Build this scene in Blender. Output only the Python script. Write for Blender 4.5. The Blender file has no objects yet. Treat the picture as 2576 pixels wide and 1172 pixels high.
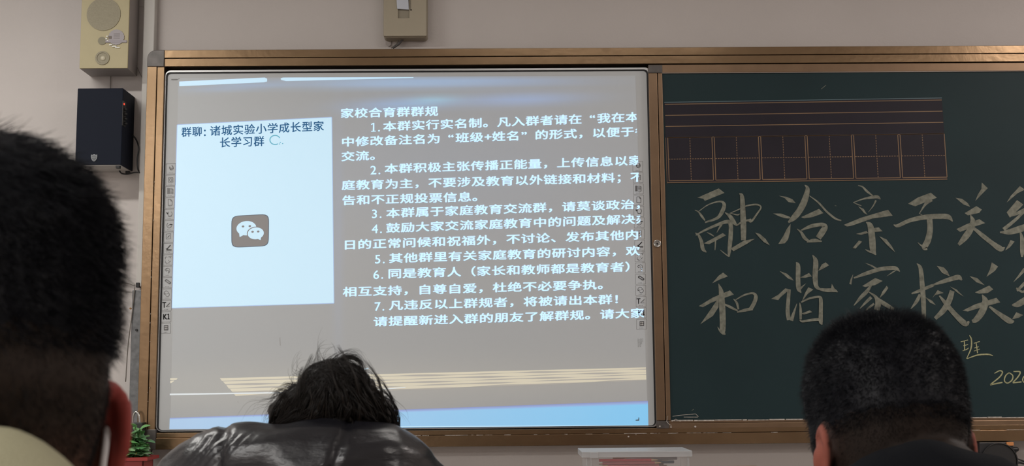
import bpy, math, random
import numpy as np
from mathutils import Vector, Matrix, noise
random.seed(7); RNG = np.random.default_rng(7)
S = bpy.context.scene
COL = S.collection
PI = math.pi

# ------------------------------------------------------------------ camera
F = 3000.0; PW, PH = 2576, 1172
CAM = np.array([1.19141, -4.00209, 1.28616])
TILT, YAW, ROLL = 0.1202823, 0.0129482, -0.0092116
_f = np.array([math.sin(YAW)*math.cos(TILT), math.cos(YAW)*math.cos(TILT), math.sin(TILT)])
_r = np.cross(_f, [0, 0, 1]); _r /= np.linalg.norm(_r); _u = np.cross(_r, _f)
R_ = _r*math.cos(ROLL)+_u*math.sin(ROLL); U_ = -_r*math.sin(ROLL)+_u*math.cos(ROLL)
cd = bpy.data.cameras.new('camera'); cam = bpy.data.objects.new('camera', cd); COL.objects.link(cam)
m = Matrix.Identity(4)
for i in range(3):
    m[i][0] = R_[i]; m[i][1] = U_[i]; m[i][2] = -_f[i]; m[i][3] = CAM[i]
cam.matrix_world = m
cd.sensor_width = 36; cd.lens = F/PW*36; cd.clip_start = 0.02
cd.dof.use_dof = True; cd.dof.focus_distance = 4.0; cd.dof.aperture_fstop = 19
S.camera = cam

def at(px, py, Y):
    """the point of the plane y = Y that stands at pixel (px, py)"""
    d = _f + R_*((px-PW/2)/F) + U_*((PH/2-py)/F)
    t = (Y-CAM[1])/d[1]
    return Vector(CAM+d*t)
def at_np(P, Y):
    d = _f[None]+np.outer((P[:, 0]-PW/2)/F, R_)+np.outer((PH/2-P[:, 1])/F, U_)
    t = (Y-CAM[1])/d[:, 1]
    return CAM[None]+d*t[:, None]

# ------------------------------------------------------------------ world, lights, exposure
w = bpy.data.worlds.new('world'); S.world = w; w.use_nodes = True
w.node_tree.nodes['Background'].inputs[0].default_value = (0.75, 0.8, 0.9, 1)
w.node_tree.nodes['Background'].inputs[1].default_value = 0.05
S.view_settings.view_transform = 'Standard'; S.view_settings.look = 'None'
S.view_settings.exposure = 0.0; S.view_settings.gamma = 1; S.view_settings.use_curve_mapping = False
ROOM = (-2.6, 5.6, -7.2, 0.08, 0.0, 3.25)      # x0 x1 y0 y1 z0 z1
LAMPS = [(-0.9, -1.35, 34, (1, .98, .93)), (1.6, -1.3, 9, (1, .95, .9)), (4.2, -1.5, 44, (1, .91, .86)),
         (-0.9, -4.3, 42, (1, .98, .95)), (4.2, -4.6, 46, (1, .93, .87)), (-1.3, -6.2, 85, (1, .97, .93))]
for (x, y, p, c) in LAMPS:
    l = bpy.data.lights.new('tube_light', 'AREA'); l.shape = 'RECTANGLE'; l.size = 1.25; l.size_y = 0.14
    l.energy = p; l.color = c
    o = bpy.data.objects.new('tube_light', l); o.location = (x, y, 2.985); COL.objects.link(o)

# ------------------------------------------------------------------ materials
def lin(c):
    c = c/255.0
    return c/12.92 if c <= .04045 else ((c+.055)/1.055)**2.4
def rgb(r, g, b): return (lin(r), lin(g), lin(b), 1)
MATS = {}
def mat(name, col, rough=.6, metal=0., spec=.5, emit=None, es=0., var=0., vscale=20., bump=0., bscale=60., stretch=None,
        attr=None, eattr=None, alpha=None, trans=0., coat=0., sss=0.):
    if name in MATS: return MATS[name]
    M = bpy.data.materials.new(name); M.use_nodes = True; nt = M.node_tree; N = nt.nodes; L = nt.links
    b = N['Principled BSDF']
    b.inputs['Base Color'].default_value = col; b.inputs['Roughness'].default_value = rough
    b.inputs['Metallic'].default_value = metal; b.inputs['Specular IOR Level'].default_value = spec
    if trans: b.inputs['Transmission Weight'].default_value = trans
    if coat: b.inputs['Coat Weight'].default_value = coat; b.inputs['Coat Roughness'].default_value = .15
    if sss: b.inputs['Subsurface Weight'].default_value = sss; b.inputs['Subsurface Radius'].default_value = (.01, .003, .002)
    if emit: b.inputs['Emission Color'].default_value = emit; b.inputs['Emission Strength'].default_value = es
    tc = N.new('ShaderNodeTexCoord'); mp = N.new('ShaderNodeMapping'); L.new(tc.outputs['Object'], mp.inputs['Vector'])
    if stretch: mp.inputs['Scale'].default_value = stretch
    if var:
        n = N.new('ShaderNodeTexNoise'); n.inputs['Scale'].default_value = vscale; n.inputs['Detail'].default_value = 6
        L.new(mp.outputs[0], n.inputs['Vector'])
        mr = N.new('ShaderNodeMapRange'); mr.inputs[1].default_value = .25; mr.inputs[2].default_value = .75
        mr.inputs[3].default_value = 1-var; mr.inputs[4].default_value = 1+var
        L.new(n.outputs[0], mr.inputs[0])
        mx = N.new('ShaderNodeVectorMath'); mx.operation = 'SCALE'; mx.inputs[0].default_value = col[:3]
        L.new(mr.outputs[0], mx.inputs['Scale']); L.new(mx.outputs[0], b.inputs['Base Color'])
    if attr:
        a = N.new('ShaderNodeAttribute'); a.attribute_name = attr
        if var:
            L.new(a.outputs['Color'], mx.inputs[0])
        else: L.new(a.outputs['Color'], b.inputs['Base Color'])
    if eattr:
        a = N.new('ShaderNodeAttribute'); a.attribute_name = eattr
        L.new(a.outputs['Color'], b.inputs['Emission Color']); b.inputs['Emission Strength'].default_value = es
    if bump:
        n = N.new('ShaderNodeTexNoise'); n.inputs['Scale'].default_value = bscale; n.inputs['Detail'].default_value = 5
        L.new(mp.outputs[0], n.inputs['Vector'])
        bp = N.new('ShaderNodeBump'); bp.inputs['Strength'].default_value = bump; bp.inputs['Distance'].default_value = .01
        L.new(n.outputs[0], bp.inputs['Height']); L.new(bp.outputs[0], b.inputs['Normal'])
    if alpha is not None: b.inputs['Alpha'].default_value = alpha
    MATS[name] = M
    return M

WALL = mat('wall_paint', (.56, .52, .50, 1), .85, var=.03, vscale=3, bump=.08, bscale=120)
FLOORM = mat('terrazzo_floor', (.33, .31, .29, 1), .4, var=.25, vscale=90)
CEILM = mat('ceiling_paint', (.62, .6, .58, 1), .9, var=.02)
BRONZE = mat('brushed_bronze', (.22, .145, .083, 1), .27, .88, var=.12, vscale=9, bump=.05, bscale=40, stretch=(1, 1, 1))
BRONZE2 = mat('brushed_bronze_inner', (.20, .13, .08, 1), .42, .75, var=.12, vscale=12)
GROOVE = mat('groove_dark', (.035, .022, .014, 1), .6)
CORNER = mat('corner_cap', (.085, .075, .07, 1), .4, .3, var=.3, vscale=40)
BLACK = mat('black_rubber', (.008, .008, .009, 1), .5)
SILVER = mat('silver_trim', (.42, .42, .42, 1), .35, .8)
BOARD = mat('whiteboard_enamel', (.48, .497, .507, 1), .38, spec=.35)
INK = mat('printed_ink', (.10, .10, .105, 1), .5)
INKF = mat('faded_ink', (.20, .20, .20, 1), .5)
CHALKB = mat('chalkboard_green', (.014, .030, .034, 1), .5, spec=.16, var=.14, vscale=2.2)
STICK = mat('grid_film', (.018, .015, .022, 1), .5, spec=.2, var=.2, vscale=5)
GOLD = mat('grid_line_ink', (.20, .12, .06, 1), .5)
CHALK = mat('chalk', (.175, .18, .145, 1), .95, var=.38, vscale=70, stretch=(1, 1, 1))
CHALKY = mat('chalk_yellow', (.34, .34, .19, 1), .95, var=.25, vscale=200)
DUST = mat('chalk_dust', (.42, .38, .34, 1), .95, var=.5, vscale=90)

# ------------------------------------------------------------------ mesh helpers
class MB:
    def __init__(s): s.V = []; s.F = []
    def add(s, vs, fs):
        k = len(s.V); s.V += [tuple(v) for v in vs]; s.F += [tuple(i+k for i in f) for f in fs]; return s
    def box(s, c, d, rot=None):
        hx, hy, hz = d[0]/2, d[1]/2, d[2]/2
        vs = [Vector((sx*hx, sy*hy, sz*hz)) for sx in (-1, 1) for sy in (-1, 1) for sz in (-1, 1)]
        if rot is not None: vs = [rot @ v for v in vs]
        vs = [v+Vector(c) for v in vs]
        return s.add(vs, [(0, 1, 3, 2), (4, 6, 7, 5), (0, 4, 5, 1), (2, 3, 7, 6), (0, 2, 6, 4), (1, 5, 7, 3)])
    def box2(s, a, b):
        a = Vector(a); b = Vector(b)
        return s.box((a+b)/2, [abs(b[i]-a[i]) for i in range(3)])
    def tube(s, pts, r, n=10, cap=True):
        pts = [Vector(p) for p in pts]; N = len(pts)
        rr = r if isinstance(r, (list, tuple)) else [r]*N
        vs = []; A = None
        for i, p in enumerate(pts):
            t = (pts[min(i+1, N-1)]-pts[max(i-1, 0)]).normalized()
            if A is None:
                A = t.orthogonal().normalized()
            A = (A-t*A.dot(t)).normalized(); B = t.cross(A)
            for k in range(n):
                a = 2*PI*k/n; vs.append(p+(A*math.cos(a)+B*math.sin(a))*rr[i])
        fs = [(i*n+k, i*n+(k+1) % n, (i+1)*n+(k+1) % n, (i+1)*n+k) for i in range(N-1) for k in range(n)]
        if cap: fs += [tuple(range(n))[::-1], tuple(range((N-1)*n, N*n))]
        return s.add(vs, fs)
    def prism(s, poly, y0, y1):
        """poly: points in x-z, extruded along y"""
        n = len(poly)
        vs = [(p[0], y0, p[1]) for p in poly]+[(p[0], y1, p[1]) for p in poly]
        fs = [tuple(range(n)), tuple(range(n, 2*n))[::-1]]+[(i, i+n, (i+1) % n+n, (i+1) % n) for i in range(n)]
        return s.add(vs, fs)
    def disc(s, c, r, y0, y1, n=32, rz=None):
        return s.prism([(c[0]+r*math.cos(2*PI*k/n), c[2]+(rz or r)*math.sin(2*PI*k/n)) for k in range(n)], y0, y1)
    def ring(s, c, r0, r1, y0, y1, n=32):
        vs = []
        for (r, y) in ((r0, y0), (r1, y0), (r1, y1), (r0, y1)):
            vs += [(c[0]+r*math.cos(2*PI*k/n), y, c[2]+r*math.sin(2*PI*k/n)) for k in range(n)]
        fs = [(a*n+k, a*n+(k+1) % n, b*n+(k+1) % n, b*n+k) for a, b in ((0, 1), (1, 2), (2, 3), (3, 0)) for k in range(n)]
        return s.add(vs, fs)
    def capsule(s, a, b, ra, rb, n=14, sq=None):
        a = Vector(a); b = Vector(b); t = b-a; L = t.length
        t = t/L if L > 1e-6 else Vector((0, 0, 1))
        A = t.orthogonal().normalized(); B = t.cross(A)
        rings = []
        for k in range(5): al = -PI/2+PI/2*k/4; rings.append((a+t*(ra*math.sin(al)), ra*math.cos(al)))
        for k in range(5): al = PI/2*k/4; rings.append((b+t*(rb*math.sin(al)), rb*math.cos(al)))
        vs = []
        for p, r in rings:
            r = max(r, 1e-4)
            vs += [p+(A*math.cos(2*PI*k/n)+B*math.sin(2*PI*k/n))*r for k in range(n)]
        N = len(rings)
        fs = [(i*n+k, i*n+(k+1) % n, (i+1)*n+(k+1) % n, (i+1)*n+k) for i in range(N-1) for k in range(n)]
        fs += [tuple(range(n))[::-1], tuple(range((N-1)*n, N*n))]
        return s.add(vs, fs)
    def chain(s, pts, rs):
        for i in range(len(pts)-1): s.capsule(pts[i], pts[i+1], rs[i], rs[i+1])
        return s
    def ellip(s, c, rad, n=20, m_=14, rot=None):
        vs = []; c = Vector(c)
        for i in range(m_+1):
            el = -PI/2+PI*i/m_
            for k in range(n):
                a = 2*PI*k/n
                v = Vector((rad[0]*max(math.cos(el), 1e-3)*math.cos(a), rad[1]*max(math.cos(el), 1e-3)*math.sin(a), rad[2]*math.sin(el)))
                if rot is not None: v = rot @ v
                vs.append(c+v)
        fs = [(i*n+k, i*n+(k+1) % n, (i+1)*n+(k+1) % n, (i+1)*n+k) for i in range(m_) for k in range(n)]
        fs += [tuple(range(n))[::-1], tuple(range(m_*n, (m_+1)*n))]
        return s.add(vs, fs)
    def mesh(s, name):
        me = bpy.data.meshes.new(name); me.from_pydata(s.V, [], s.F); me.validate(); me.update(); return me
    def build(s, name, M, parent=None, smooth=False, bevel=0, auto=True, **kw):
        me = s.mesh(name)
        me.materials.append(M)
        if smooth: me.polygons.foreach_set('use_smooth', [True]*len(me.polygons))
        o = bpy.data.objects.new(name, me); COL.objects.link(o)
        if parent is not None:
            o.parent = parent
            o.matrix_parent_inverse = Matrix.Translation(parent.location).inverted() if parent.type == 'EMPTY' else Matrix.Identity(4)
        if bevel:
            b = o.modifiers.new('bevel', 'BEVEL'); b.width = bevel; b.segments = 2; b.limit_method = 'ANGLE'
        tag(o, **kw)
        return o
def tag(o, label=None, cat=None, group=None, kind=None):
    for k, v in (('label', label), ('category', cat), ('group', group), ('kind', kind)):
        if v: o[k] = v
    return o
def thing(name, loc, label, cat, group=None):
    o = bpy.data.objects.new(name, None); o.location = loc; o.empty_display_size = .1; COL.objects.link(o)
    bpy.context.view_layer.update() if False else None
    return tag(o, label, cat, group)

# ------------------------------------------------------------------ the room
x0, x1, y0, y1, z0, z1 = ROOM
T = .12
MB().box2((x0-T, y1, z0), (x1+T, y1+T, z1)).build('wall_front', WALL, kind='structure')
MB().box2((x0-T, y0-T, z0), (x1+T, y0, z1)).build('wall_back', WALL, kind='structure')
MB().box2((x0-T, y0, z0), (x0, y1, z1)).build('wall_left', WALL, kind='structure')
MB().box2((x1, y0, z0), (x1+T, y1, z1)).build('wall_right', WALL, kind='structure')
MB().box2((x0-T, y0-T, -T), (x1+T, y1+T, 0)).build('floor', FLOORM, kind='structure')
MB().box2((x0-T, y0-T, z1), (x1+T, y1+T, z1+T)).build('ceiling', CEILM, kind='structure')
WHITE = mat('white_enamel', (.62, .62, .6, 1), .45)
places = ['front row over the teaching podium side', 'front row over the whiteboard divider', 'front row over the green chalkboard',
          'middle row by the left wall', 'middle row by the right wall', 'back of the classroom']
for (x, y, p, c), pl in zip(LAMPS, places):
    t = thing('ceiling_lamp', (x, y, z1), 'white tube lamp under ceiling, '+pl, 'lamp', 'ceiling tube lamps')
    MB().box2((x-.68, y-.09, 3.0), (x+.68, y+.09, 3.05)).build('housing', WHITE, t)
    MB().box2((x-.4, y-.01, 3.05), (x-.38, y+.01, z1)).box2((x+.38, y-.01, 3.05), (x+.4, y+.01, z1)).build('hanger', WHITE, t)

# ------------------------------------------------------------------ blackboard unit: outer frame
Xof = lambda px, py, Y=0: at(px, py, Y).x
Zof = lambda px, py, Y=0: at(px, py, Y).z
FX0, FX1, FZ0, FZ1 = 0.0, 4.45, 1.06, 2.41
zt_r = Zof(1200, 142.5); zt_i = Zof(1200, 163)
zb_r = Zof(1400, 1092); zb_i = Zof(1400, 1079)
xl_r = Xof(384, 600); xl_i = Xof(402.5, 600)
WB = .08
frame = thing('board_frame', (2.2, WB, 1.06), 'long bronze metal frame around the whiteboard and green chalkboard', 'frame')
def rail(name, a, bmid, c, horiz, u0, u1):
    """a outer edge, bmid groove, c inner edge"""
    s = 1 if c > a else -1
    mb = MB()
    g = .0005*s
    segs = [(a, bmid-g, -.004, -.0), (bmid+g, c, -.001, .004)]
    for (p, q, f0, f1) in segs:
        if horiz: mb.box2((u0, f0, p), (u1, WB-.002, q))
        else: mb.box2((p, f0, u0), (q, WB-.002, u1))
    o = mb.build(name, BRONZE, frame, bevel=.0013)
    gb = MB()
    if horiz: gb.box2((u0, .003, bmid-g*1.2), (u1, .02, bmid+g*1.2))
    else: gb.box2((bmid-g*1.2, .003, u0), (bmid+g*1.2, .02, u1))
    gb.build('groove', GROOVE, o)
    return o
cw = .057
rail('top_rail', FZ1, zt_r, zt_i, True, FX0+cw, FX1)
rail('bottom_rail', FZ0, zb_r, zb_i, True, FX0+cw+.005, FX1)
rail('side_rail', FX0, xl_r, xl_i, False, FZ0+.065, FZ1-cw)
# corner caps
def cap(cx, cz, sx, sz, w_, h_):
    r = .028; P = []
    P.append((cx+sx*w_, cz)); P.append((cx+sx*w_, cz+sz*h_)); P.append((cx, cz+sz*h_))
    for k in range(7):
        a = PI/2*k/6; P.append((cx+sx*(r-r*math.cos(a)), cz+sz*(r-r*math.sin(a))))
    MB().prism(P, -.007, WB-.002).build('corner_cap', CORNER, frame, bevel=.002)
cap(FX0, FZ1, 1, -1, cw+.001, cw+.001)
cap(FX0, FZ0, 1, 1, cw+.006, .066)
dm = MB()
for i in range(70):        # chalk dust and scratches on the ridges
    x = random.uniform(.5, 3.0); l = random.uniform(.004, .05)
    dm.box2((x, -.0042-random.uniform(0, .0012), zb_r-.0006+random.uniform(-.0008, .0004)), (x+l, -.0035, zb_r+random.uniform(.0001, .0009)))
for i in range(14):
    x = random.uniform(xl_r-.003, xl_r+.006); z = random.uniform(1.2, 2.1); l = random.uniform(.001, .006)
    dm.box2((x, -.0045, z), (x+.0012, -.004, z+l))
dm.build('chalk_dust', DUST, frame, kind='stuff')
# backing of the recess
MB().box2((FX0+.02, .05, FZ0+.02), (FX1, WB-.003, FZ1-.02)).build('backing', BLACK, frame)

# ------------------------------------------------------------------ whiteboard
YW = .014
wx0, wx1 = Xof(411.5, 600, YW), Xof(1636, 600, YW)
wz0, wz1 = Zof(1000, 1076, YW), Zof(1000, 182.5, YW)
wb = thing('whiteboard', ((wx0+wx1)/2, .05, wz0), 'white interactive board showing projected slide text, set in bronze frame', 'whiteboard')
def rrect(xa, xb, za, zb, r, n=6):
    P = []
    for (cx, cz, a0) in ((xb-r, zb-r, 0), (xa+r, zb-r, PI/2), (xa+r, za+r, PI), (xb-r, za+r, 1.5*PI)):
        for k in range(n+1):
            a = a0+PI/2*k/n; P.append((cx+r*math.cos(a), cz+r*math.sin(a)))
    return P
def loop_frame(outer, inner, ya, yb):
    n = len(outer); mb = MB(); vs = []
    for P, y in ((outer, ya), (inner, ya), (inner, yb), (outer, yb)): vs += [(p[0], y, p[1]) for p in P]
    mb.add(vs, [(a*n+k, a*n+(k+1) % n, b*n+(k+1) % n, b*n+k) for a, b in ((0, 1), (1, 2), (2, 3), (3, 0)) for k in range(n)])
    return mb
MB().prism(rrect(wx0, wx1, wz0, wz1, .012), YW, .05).build('panel', BOARD, wb)
loop_frame(rrect(wx0-.0045, wx1+.0045, wz0-.002, wz1+.0045, .014), rrect(wx0, wx1, wz0, wz1, .012), YW-.001, .049).build('black_seal', BLACK, wb)
loop_frame(rrect(wx0-.0075, wx1+.014, wz0-.0045, wz1+.011, .02), rrect(wx0-.0045, wx1+.0045, wz0-.002, wz1+.0045, .014), YW-.006, .049).build('silver_trim', SILVER, wb)

# --- projected slide
YS = YW-.0006
def emi(name, c, base=(.48, .497, .507, 1)):
    """a patch of the projection: board enamel plus the projector's light"""
    return mat(name, base, .45, spec=.3, emit=(c[0], c[1], c[2], 1), es=1)
def quad(pts, Y): return MB().add([at(x, y, Y) for x, y in pts], [tuple(range(len(pts)))])
# soft picture of the slide: faint sky, coloured glow
nx, ny = 150, 90
q = np.array([(449, 196), (1598, 190), (1631, 1074), (428, 1078)], float)
uu, vv = np.meshgrid(np.linspace(0, 1, nx+1), np.linspace(0, 1, ny+1)); uu = uu.ravel()[:, None]; vv = vv.ravel()[:, None]
P = (q[0]*(1-uu)+q[1]*uu)*(1-vv)+(q[3]*(1-uu)+q[2]*uu)*vv
V3 = at_np(P, YW-.0003)
g = lambda cx, cy, sx, sy, a=0: np.exp(-((((P[:, 0]-cx)*1.0)/sx)**2+((P[:, 1]-cy+a*(P[:, 0]-cx))/sy)**2))
glow = np.zeros((len(P), 3))+np.array([[.028, .034, .040]])
glow += np.outer(g(1150, 420, 420, 170), (.0, .012, .035))
glow += np.outer(g(1010, 262, 130, 16, .05), (.0, .09, .24))
glow += np.outer(g(1090, 252, 60, 10, .05), (.02, .12, .14))
glow += np.outer(g(1310, 250, 150, 15, .03), (.01, .08, .23))
glow += np.outer(g(1010, 208, 260, 14, .01), (.03, .14, .30))
glow += np.outer(g(1300, 205, 190, 10, .0), (.0, .04, .12))
glow += np.outer(g(600, 218, 130, 9, .06), (.0, .06, .16))
glow += np.outer(g(850, 600, 12, 260), (.0, .015, .05))
glow += np.outer(g(900, 965, 900, 60, .02), (.05, .04, .02))
idx = np.arange((nx+1)*(ny+1)).reshape(ny+1, nx+1)
fs = np.stack([idx[:-1, :-1], idx[:-1, 1:], idx[1:, 1:], idx[1:, :-1]], -1).reshape(-1, 4)
me = bpy.data.meshes.new('slide_background'); me.from_pydata(V3.tolist(), [], fs.tolist()); me.update()
ca = me.color_attributes.new('glow', 'FLOAT_COLOR', 'POINT')
ca.data.foreach_set('color', np.concatenate([glow, np.ones((len(P), 1))], 1).ravel())
me.materials.append(mat('slide_sky', (.48, .497, .507, 1), .38, spec=.35, eattr='glow', es=1))
o = bpy.data.objects.new('slide_background', me); COL.objects.link(o); o.parent = wb
o.matrix_parent_inverse = Matrix.Translation(wb.location).inverted()
# bright tops
EM_WHITE = emi('projected_white', (.28, .50, .66))
EM_TEXT = emi('projected_text', (.34, .50, .68))
EM_BLUE = emi('projected_pale_blue', (.15, .42, .62))
quad([(451, 205), (666, 195), (672, 198), (672, 205), (664, 207), (451, 217)], YS).build('slide_light_bar', EM_WHITE, wb)
quad([(706, 197), (712, 195), (1040, 194), (1040, 196), (960, 198), (720, 204), (707, 201)], YS).build('slide_light_bar', EM_WHITE, wb)
# card
card_px = [(446.5, 314.5), (834, 295.5), (839.5, 762), (433.5, 774)]
card = quad(card_px, YS).build('slide_card', emi('projected_card', (.28, .50, .64)), wb)
EDGE = emi('projected_card_edge', (.08, .20, .42))
eb = MB()
for (a, b) in zip(card_px, card_px[1:]+card_px[:1]):
    d = Vector((b[0]-a[0], b[1]-a[1])).normalized(); n = Vector((d.y, -d.x))*1.8
    P4 = [(a[0]-d.x*1, a[1]-d.y), (b[0]+d.x, b[1]+d.y), (b[0]+n.x, b[1]+n.y), (a[0]+n.x, a[1]+n.y)]
    eb.add([at(x, y, YS+.0001) for x, y in P4], [(0, 1, 2, 3)])
eb.build('card_edge', EDGE, card)
# bottom band and the pages above it
nb = 40; mb = MB(); cols = []
for i in range(nb+1):
    t = i/nb
    xt = 427+t*(1630-427); yt = 1051+t*(1008-1051); xb = 426+t*(1631-426); yb = 1079.5+t*(1073-1079.5)
    for s_ in (0, .08, .16, 1): mb.V.append(tuple(at(xt+(xb-xt)*s_, yt+(yb-yt)*s_, YS)))
    main = np.array([.17, .33, .54])*(1-t)+np.array([.0, .33, .62])*t
    for s_ in (0, .08, .16, 1):
        cols.append((.02, .05, .30) if s_ == 0 else ((.08, .18, .46) if s_ == .08 else tuple(main)))
for i in range(nb):
    for k in range(3): mb.F.append((i*4+k, i*4+4+k, i*4+5+k, i*4+1+k))
bo = mb.build('slide_blue_band', mat('band_light', (.40, .43, .44, 1), .4, spec=.3, eattr='glow', es=1), wb)
ca = bo.data.color_attributes.new('glow', 'FLOAT_COLOR', 'POINT')
ca.data.foreach_set('color', [c for k in cols for c in (*k, 1)])
quad([(1599, 1056), (1606, 1055), (1606, 1050), (1608, 1050), (1608, 1058), (1599, 1058)], YS-.0003).build('corner_mark', INK, wb)
quad([(900, 1073), (1631, 1069), (1631, 1071), (900, 1075)], YS-.0003).build('band_highlight', EM_WHITE, wb)
PAGE = [emi('projected_page_light', (.36, .31, .19)), emi('projected_page_dark', (.13, .11, .08))]
def wave(x, k): return .9*math.sin(x*.021+k*1.7)+.7*math.sin(x*.043+k*2.9)
nl = 10
for k in range(nl):
    mb = MB(); xs = np.linspace(0, 1, 90)
    def line(kk, t):
        xs_ = 553+kk*4.3; x = xs_+t*(1625-xs_+kk*.1)
        yl = 951+kk*4.75; yr = 924+kk*3.3
        yy = yl+(yr-yl)*t
        return x, yy+wave(x, round(kk))*(0.9 if 0 < kk < nl else 0)
    light = (k % 2 == 0)
    ka, kb = (k-.18 if light and k else k+(.0 if light else .18)), (k+1.18 if light and k < nl-1 else k+.82+(.18 if light else 0))
    for t in xs:
        a = line(ka, t); b = line(kb, t)
        mb.V += [tuple(at(a[0], a[1], YS)), tuple(at(b[0], b[1], YS))]
    mb.F = [(2*i, 2*i+2, 2*i+3, 2*i+1) for i in range(len(xs)-1)]
    mb.build('slide_book_page', PAGE[0] if light else PAGE[1], wb)
quad([(427, 990), (900, 983), (1020, 973), (1020, 975), (900, 986), (427, 994)], YS-.0002).build('slide_white_line', emi('projected_line', (.40, .44, .46)), wb)
quad([(428, 951), (447, 951), (444, 955), (428, 956)], YS).build('slide_book_page', PAGE[0], wb)
quad([(428, 958), (439, 957), (432, 963), (428, 964)], YS).build('slide_book_page', PAGE[0], wb)
quad([(910, 929), (927, 925), (927, 927), (912, 930)], YS-.0002).build('slide_white_line', EM_WHITE, wb)

# --- lettering
_glyph = {}
def glyph(ch, bold=.0):
    k = (ch, bold)
    if ch == '1' and k not in _glyph:
        _glyph[k] = (np.array([(.24, .0), (.34, .0), (.34, .70), (.27, .70), (.24, .60), (.12, .55), (.12, .62), (.27, .70), (.12, 0), (.46, 0), (.46, .05), (.12, .05)]), [(0, 1, 2, 3), (4, 5, 6, 7), (8, 9, 10, 11)])
    if k not in _glyph:
        c = bpy.data.curves.new('g', 'FONT'); c.body = ch; c.resolution_u = 3; c.offset = bold
        o = bpy.data.objects.new('g', c); COL.objects.link(o)
        dg = bpy.context.evaluated_depsgraph_get(); dg.update()
        me = bpy.data.meshes.new_from_object(o.evaluated_get(dg))
        v = np.zeros(len(me.vertices)*3); me.vertices.foreach_get('co', v)
        _glyph[k] = (v.reshape(-1, 3)[:, :2], [tuple(p.vertices) for p in me.polygons])
        bpy.data.objects.remove(o); bpy.data.curves.remove(c); bpy.data.meshes.remove(me)
    return _glyph[k]
HALF = set('0123456789.+ :')
def textline(name, txt, x0_, yc0, pitch, slope, hgt, M, parent, Y, xlim=None, bold=.018, start=None, half=.5, wsc=.96):
    mb = MB(); x = x0_
    for ch in txt:
        if ch == ' ': x += pitch*half; continue
        v0, fs = glyph(ch)
        for (bx_, by_) in (((0, 0), (bold, 0), (-bold, 0), (0, bold*.7), (0, -bold*.7)) if bold > .003 else ((0, 0),)):
            if not len(v0): continue
            v = v0+np.array([bx_, by_])
            adv = half if ch in HALF else 1.0
            gx = v[:, 0]*wsc+(.48 if ch == '“' else .05 if ch == '”' else 0)
            px = x+gx*pitch; yc = yc0+(px-x0_)*slope
            py = yc-(v[:, 1]-.38)*hgt
            if xlim:
                lim = xlim[0]+(py-xlim[1])*xlim[2]
                if (px > lim).all(): continue
                px = np.minimum(px, lim)
            mb.add(at_np(np.stack([px, py], 1), Y).tolist(), fs)
        x += pitch*(half if ch in HALF else 1)
    return mb.build(name, M, parent)
XL = (1601, 290, .037)
LINES = [
 ('家校合育群群规', 856, 285, 35.4, -.024),
 ('1.', 930, 319.5, 33, -.04), ('本群实行实名制。凡入群者请在“我在本', 963, 318, 35.9, -.038),
 ('中修改备注名为“班级+姓名”的形式，以便于各', 858, 357, 35.95, -.036),
 ('交流。', 858, 393.5, 36, -.036),
 ('2.', 931, 427, 33, -.036), ('本群积极主张传播正能量，上传信息以家', 967, 424.5, 36.1, -.0335),
 ('庭教育为主，不要涉及教育以外链接和材料；不', 859, 466, 36.3, -.028),
 ('告和不正规投票信息。', 860, 504, 36.4, -.029),
 ('3.', 934, 537, 33, -.036), ('本群属于家庭教育交流群，请莫谈政治，', 971, 536, 36.85, -.036),
 ('4.', 935, 575, 33, -.036), ('鼓励大家交流家庭教育中的问题及解决办', 971, 573.5, 36.95, -.0365),
 ('日的正常问候和祝福外，不讨论、发布其他内容', 862, 616, 37.35, -.035),
 ('5.', 942, 651, 33, -.036), ('其他群里有关家庭教育的研讨内容，欢', 978, 649.5, 37.25, -.031),
 ('6.', 938, 690, 33, -.036), ('同是教育人（家长和教师都是教育者），', 975, 688.5, 37.3, -.0295),
 ('相互支持，自尊自爱，杜绝不必要争执。', 862, 734, 37.7, -.0285),
 ('7.', 941, 770, 33, -.036), ('凡违反以上群规者，将被请出本群！', 978, 768, 37.6, -.0275),
 ('请提醒新进入群的朋友了解群规。请大家', 939, 809, 38.0, -.0325)]
YT = YS-.0004
for (t, x, y, p, s) in LINES:
    dig = t[0] in '1234567' and len(t) == 2
    textline('slide_lettering', t, x, y, p, s, 31 if dig else 26, EM_TEXT, wb, YT, XL, bold=.012 if dig else .033, half=.6 if dig else .55, wsc=1.0 if dig else .97)
SL = mat('projected_slate_text', (.24, .28, .34, 1), .5, emit=(.02, .08, .16, 1), es=1)
textline('card_lettering', '群聊', 456, 332.5, 27, -.05, 26, SL, card, YT, bold=.02)
textline('card_lettering', ':', 512, 329, 32, -.05, 34, SL, card, YT, bold=.02)
textline('card_lettering', '诸城实验小学成长型家', 527.5, 329.5, 28.9, -.046, 27, SL, card, YT, bold=.02)
textline('card_lettering', '长学习群', 552, 358.5, 28.6, -.035, 27, SL, card, YT, bold=.02)
TEAL = mat('projected_teal', (.12, .32, .38, 1), .5, emit=(.05, .22, .30, 1), es=1)
mb = MB(); pts = [(692+13*math.cos(a), 352-11.5*math.sin(a)) for a in np.linspace(.45, 5.3, 26)]
for (a, b) in zip(pts, pts[1:]):
    d = Vector((b[0]-a[0], b[1]-a[1])).normalized(); n = Vector((-d.y, d.x))*1.3
    mb.add([at(*p, YT) for p in ((a[0]-n.x, a[1]-n.y), (b[0]-n.x, b[1]-n.y), (b[0]+n.x, b[1]+n.y), (a[0]+n.x, a[1]+n.y))], [(0, 1, 2, 3)])
for (cx, cy) in ((705, 358), (711, 361), (703, 362)):
    mb.add([at(cx+1.6*math.cos(k), cy+1.4*math.sin(k), YT) for k in np.linspace(0, 2*PI, 9)[:-1]], [tuple(range(8))])
mb.build('card_circle_mark', TEAL, card)
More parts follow.
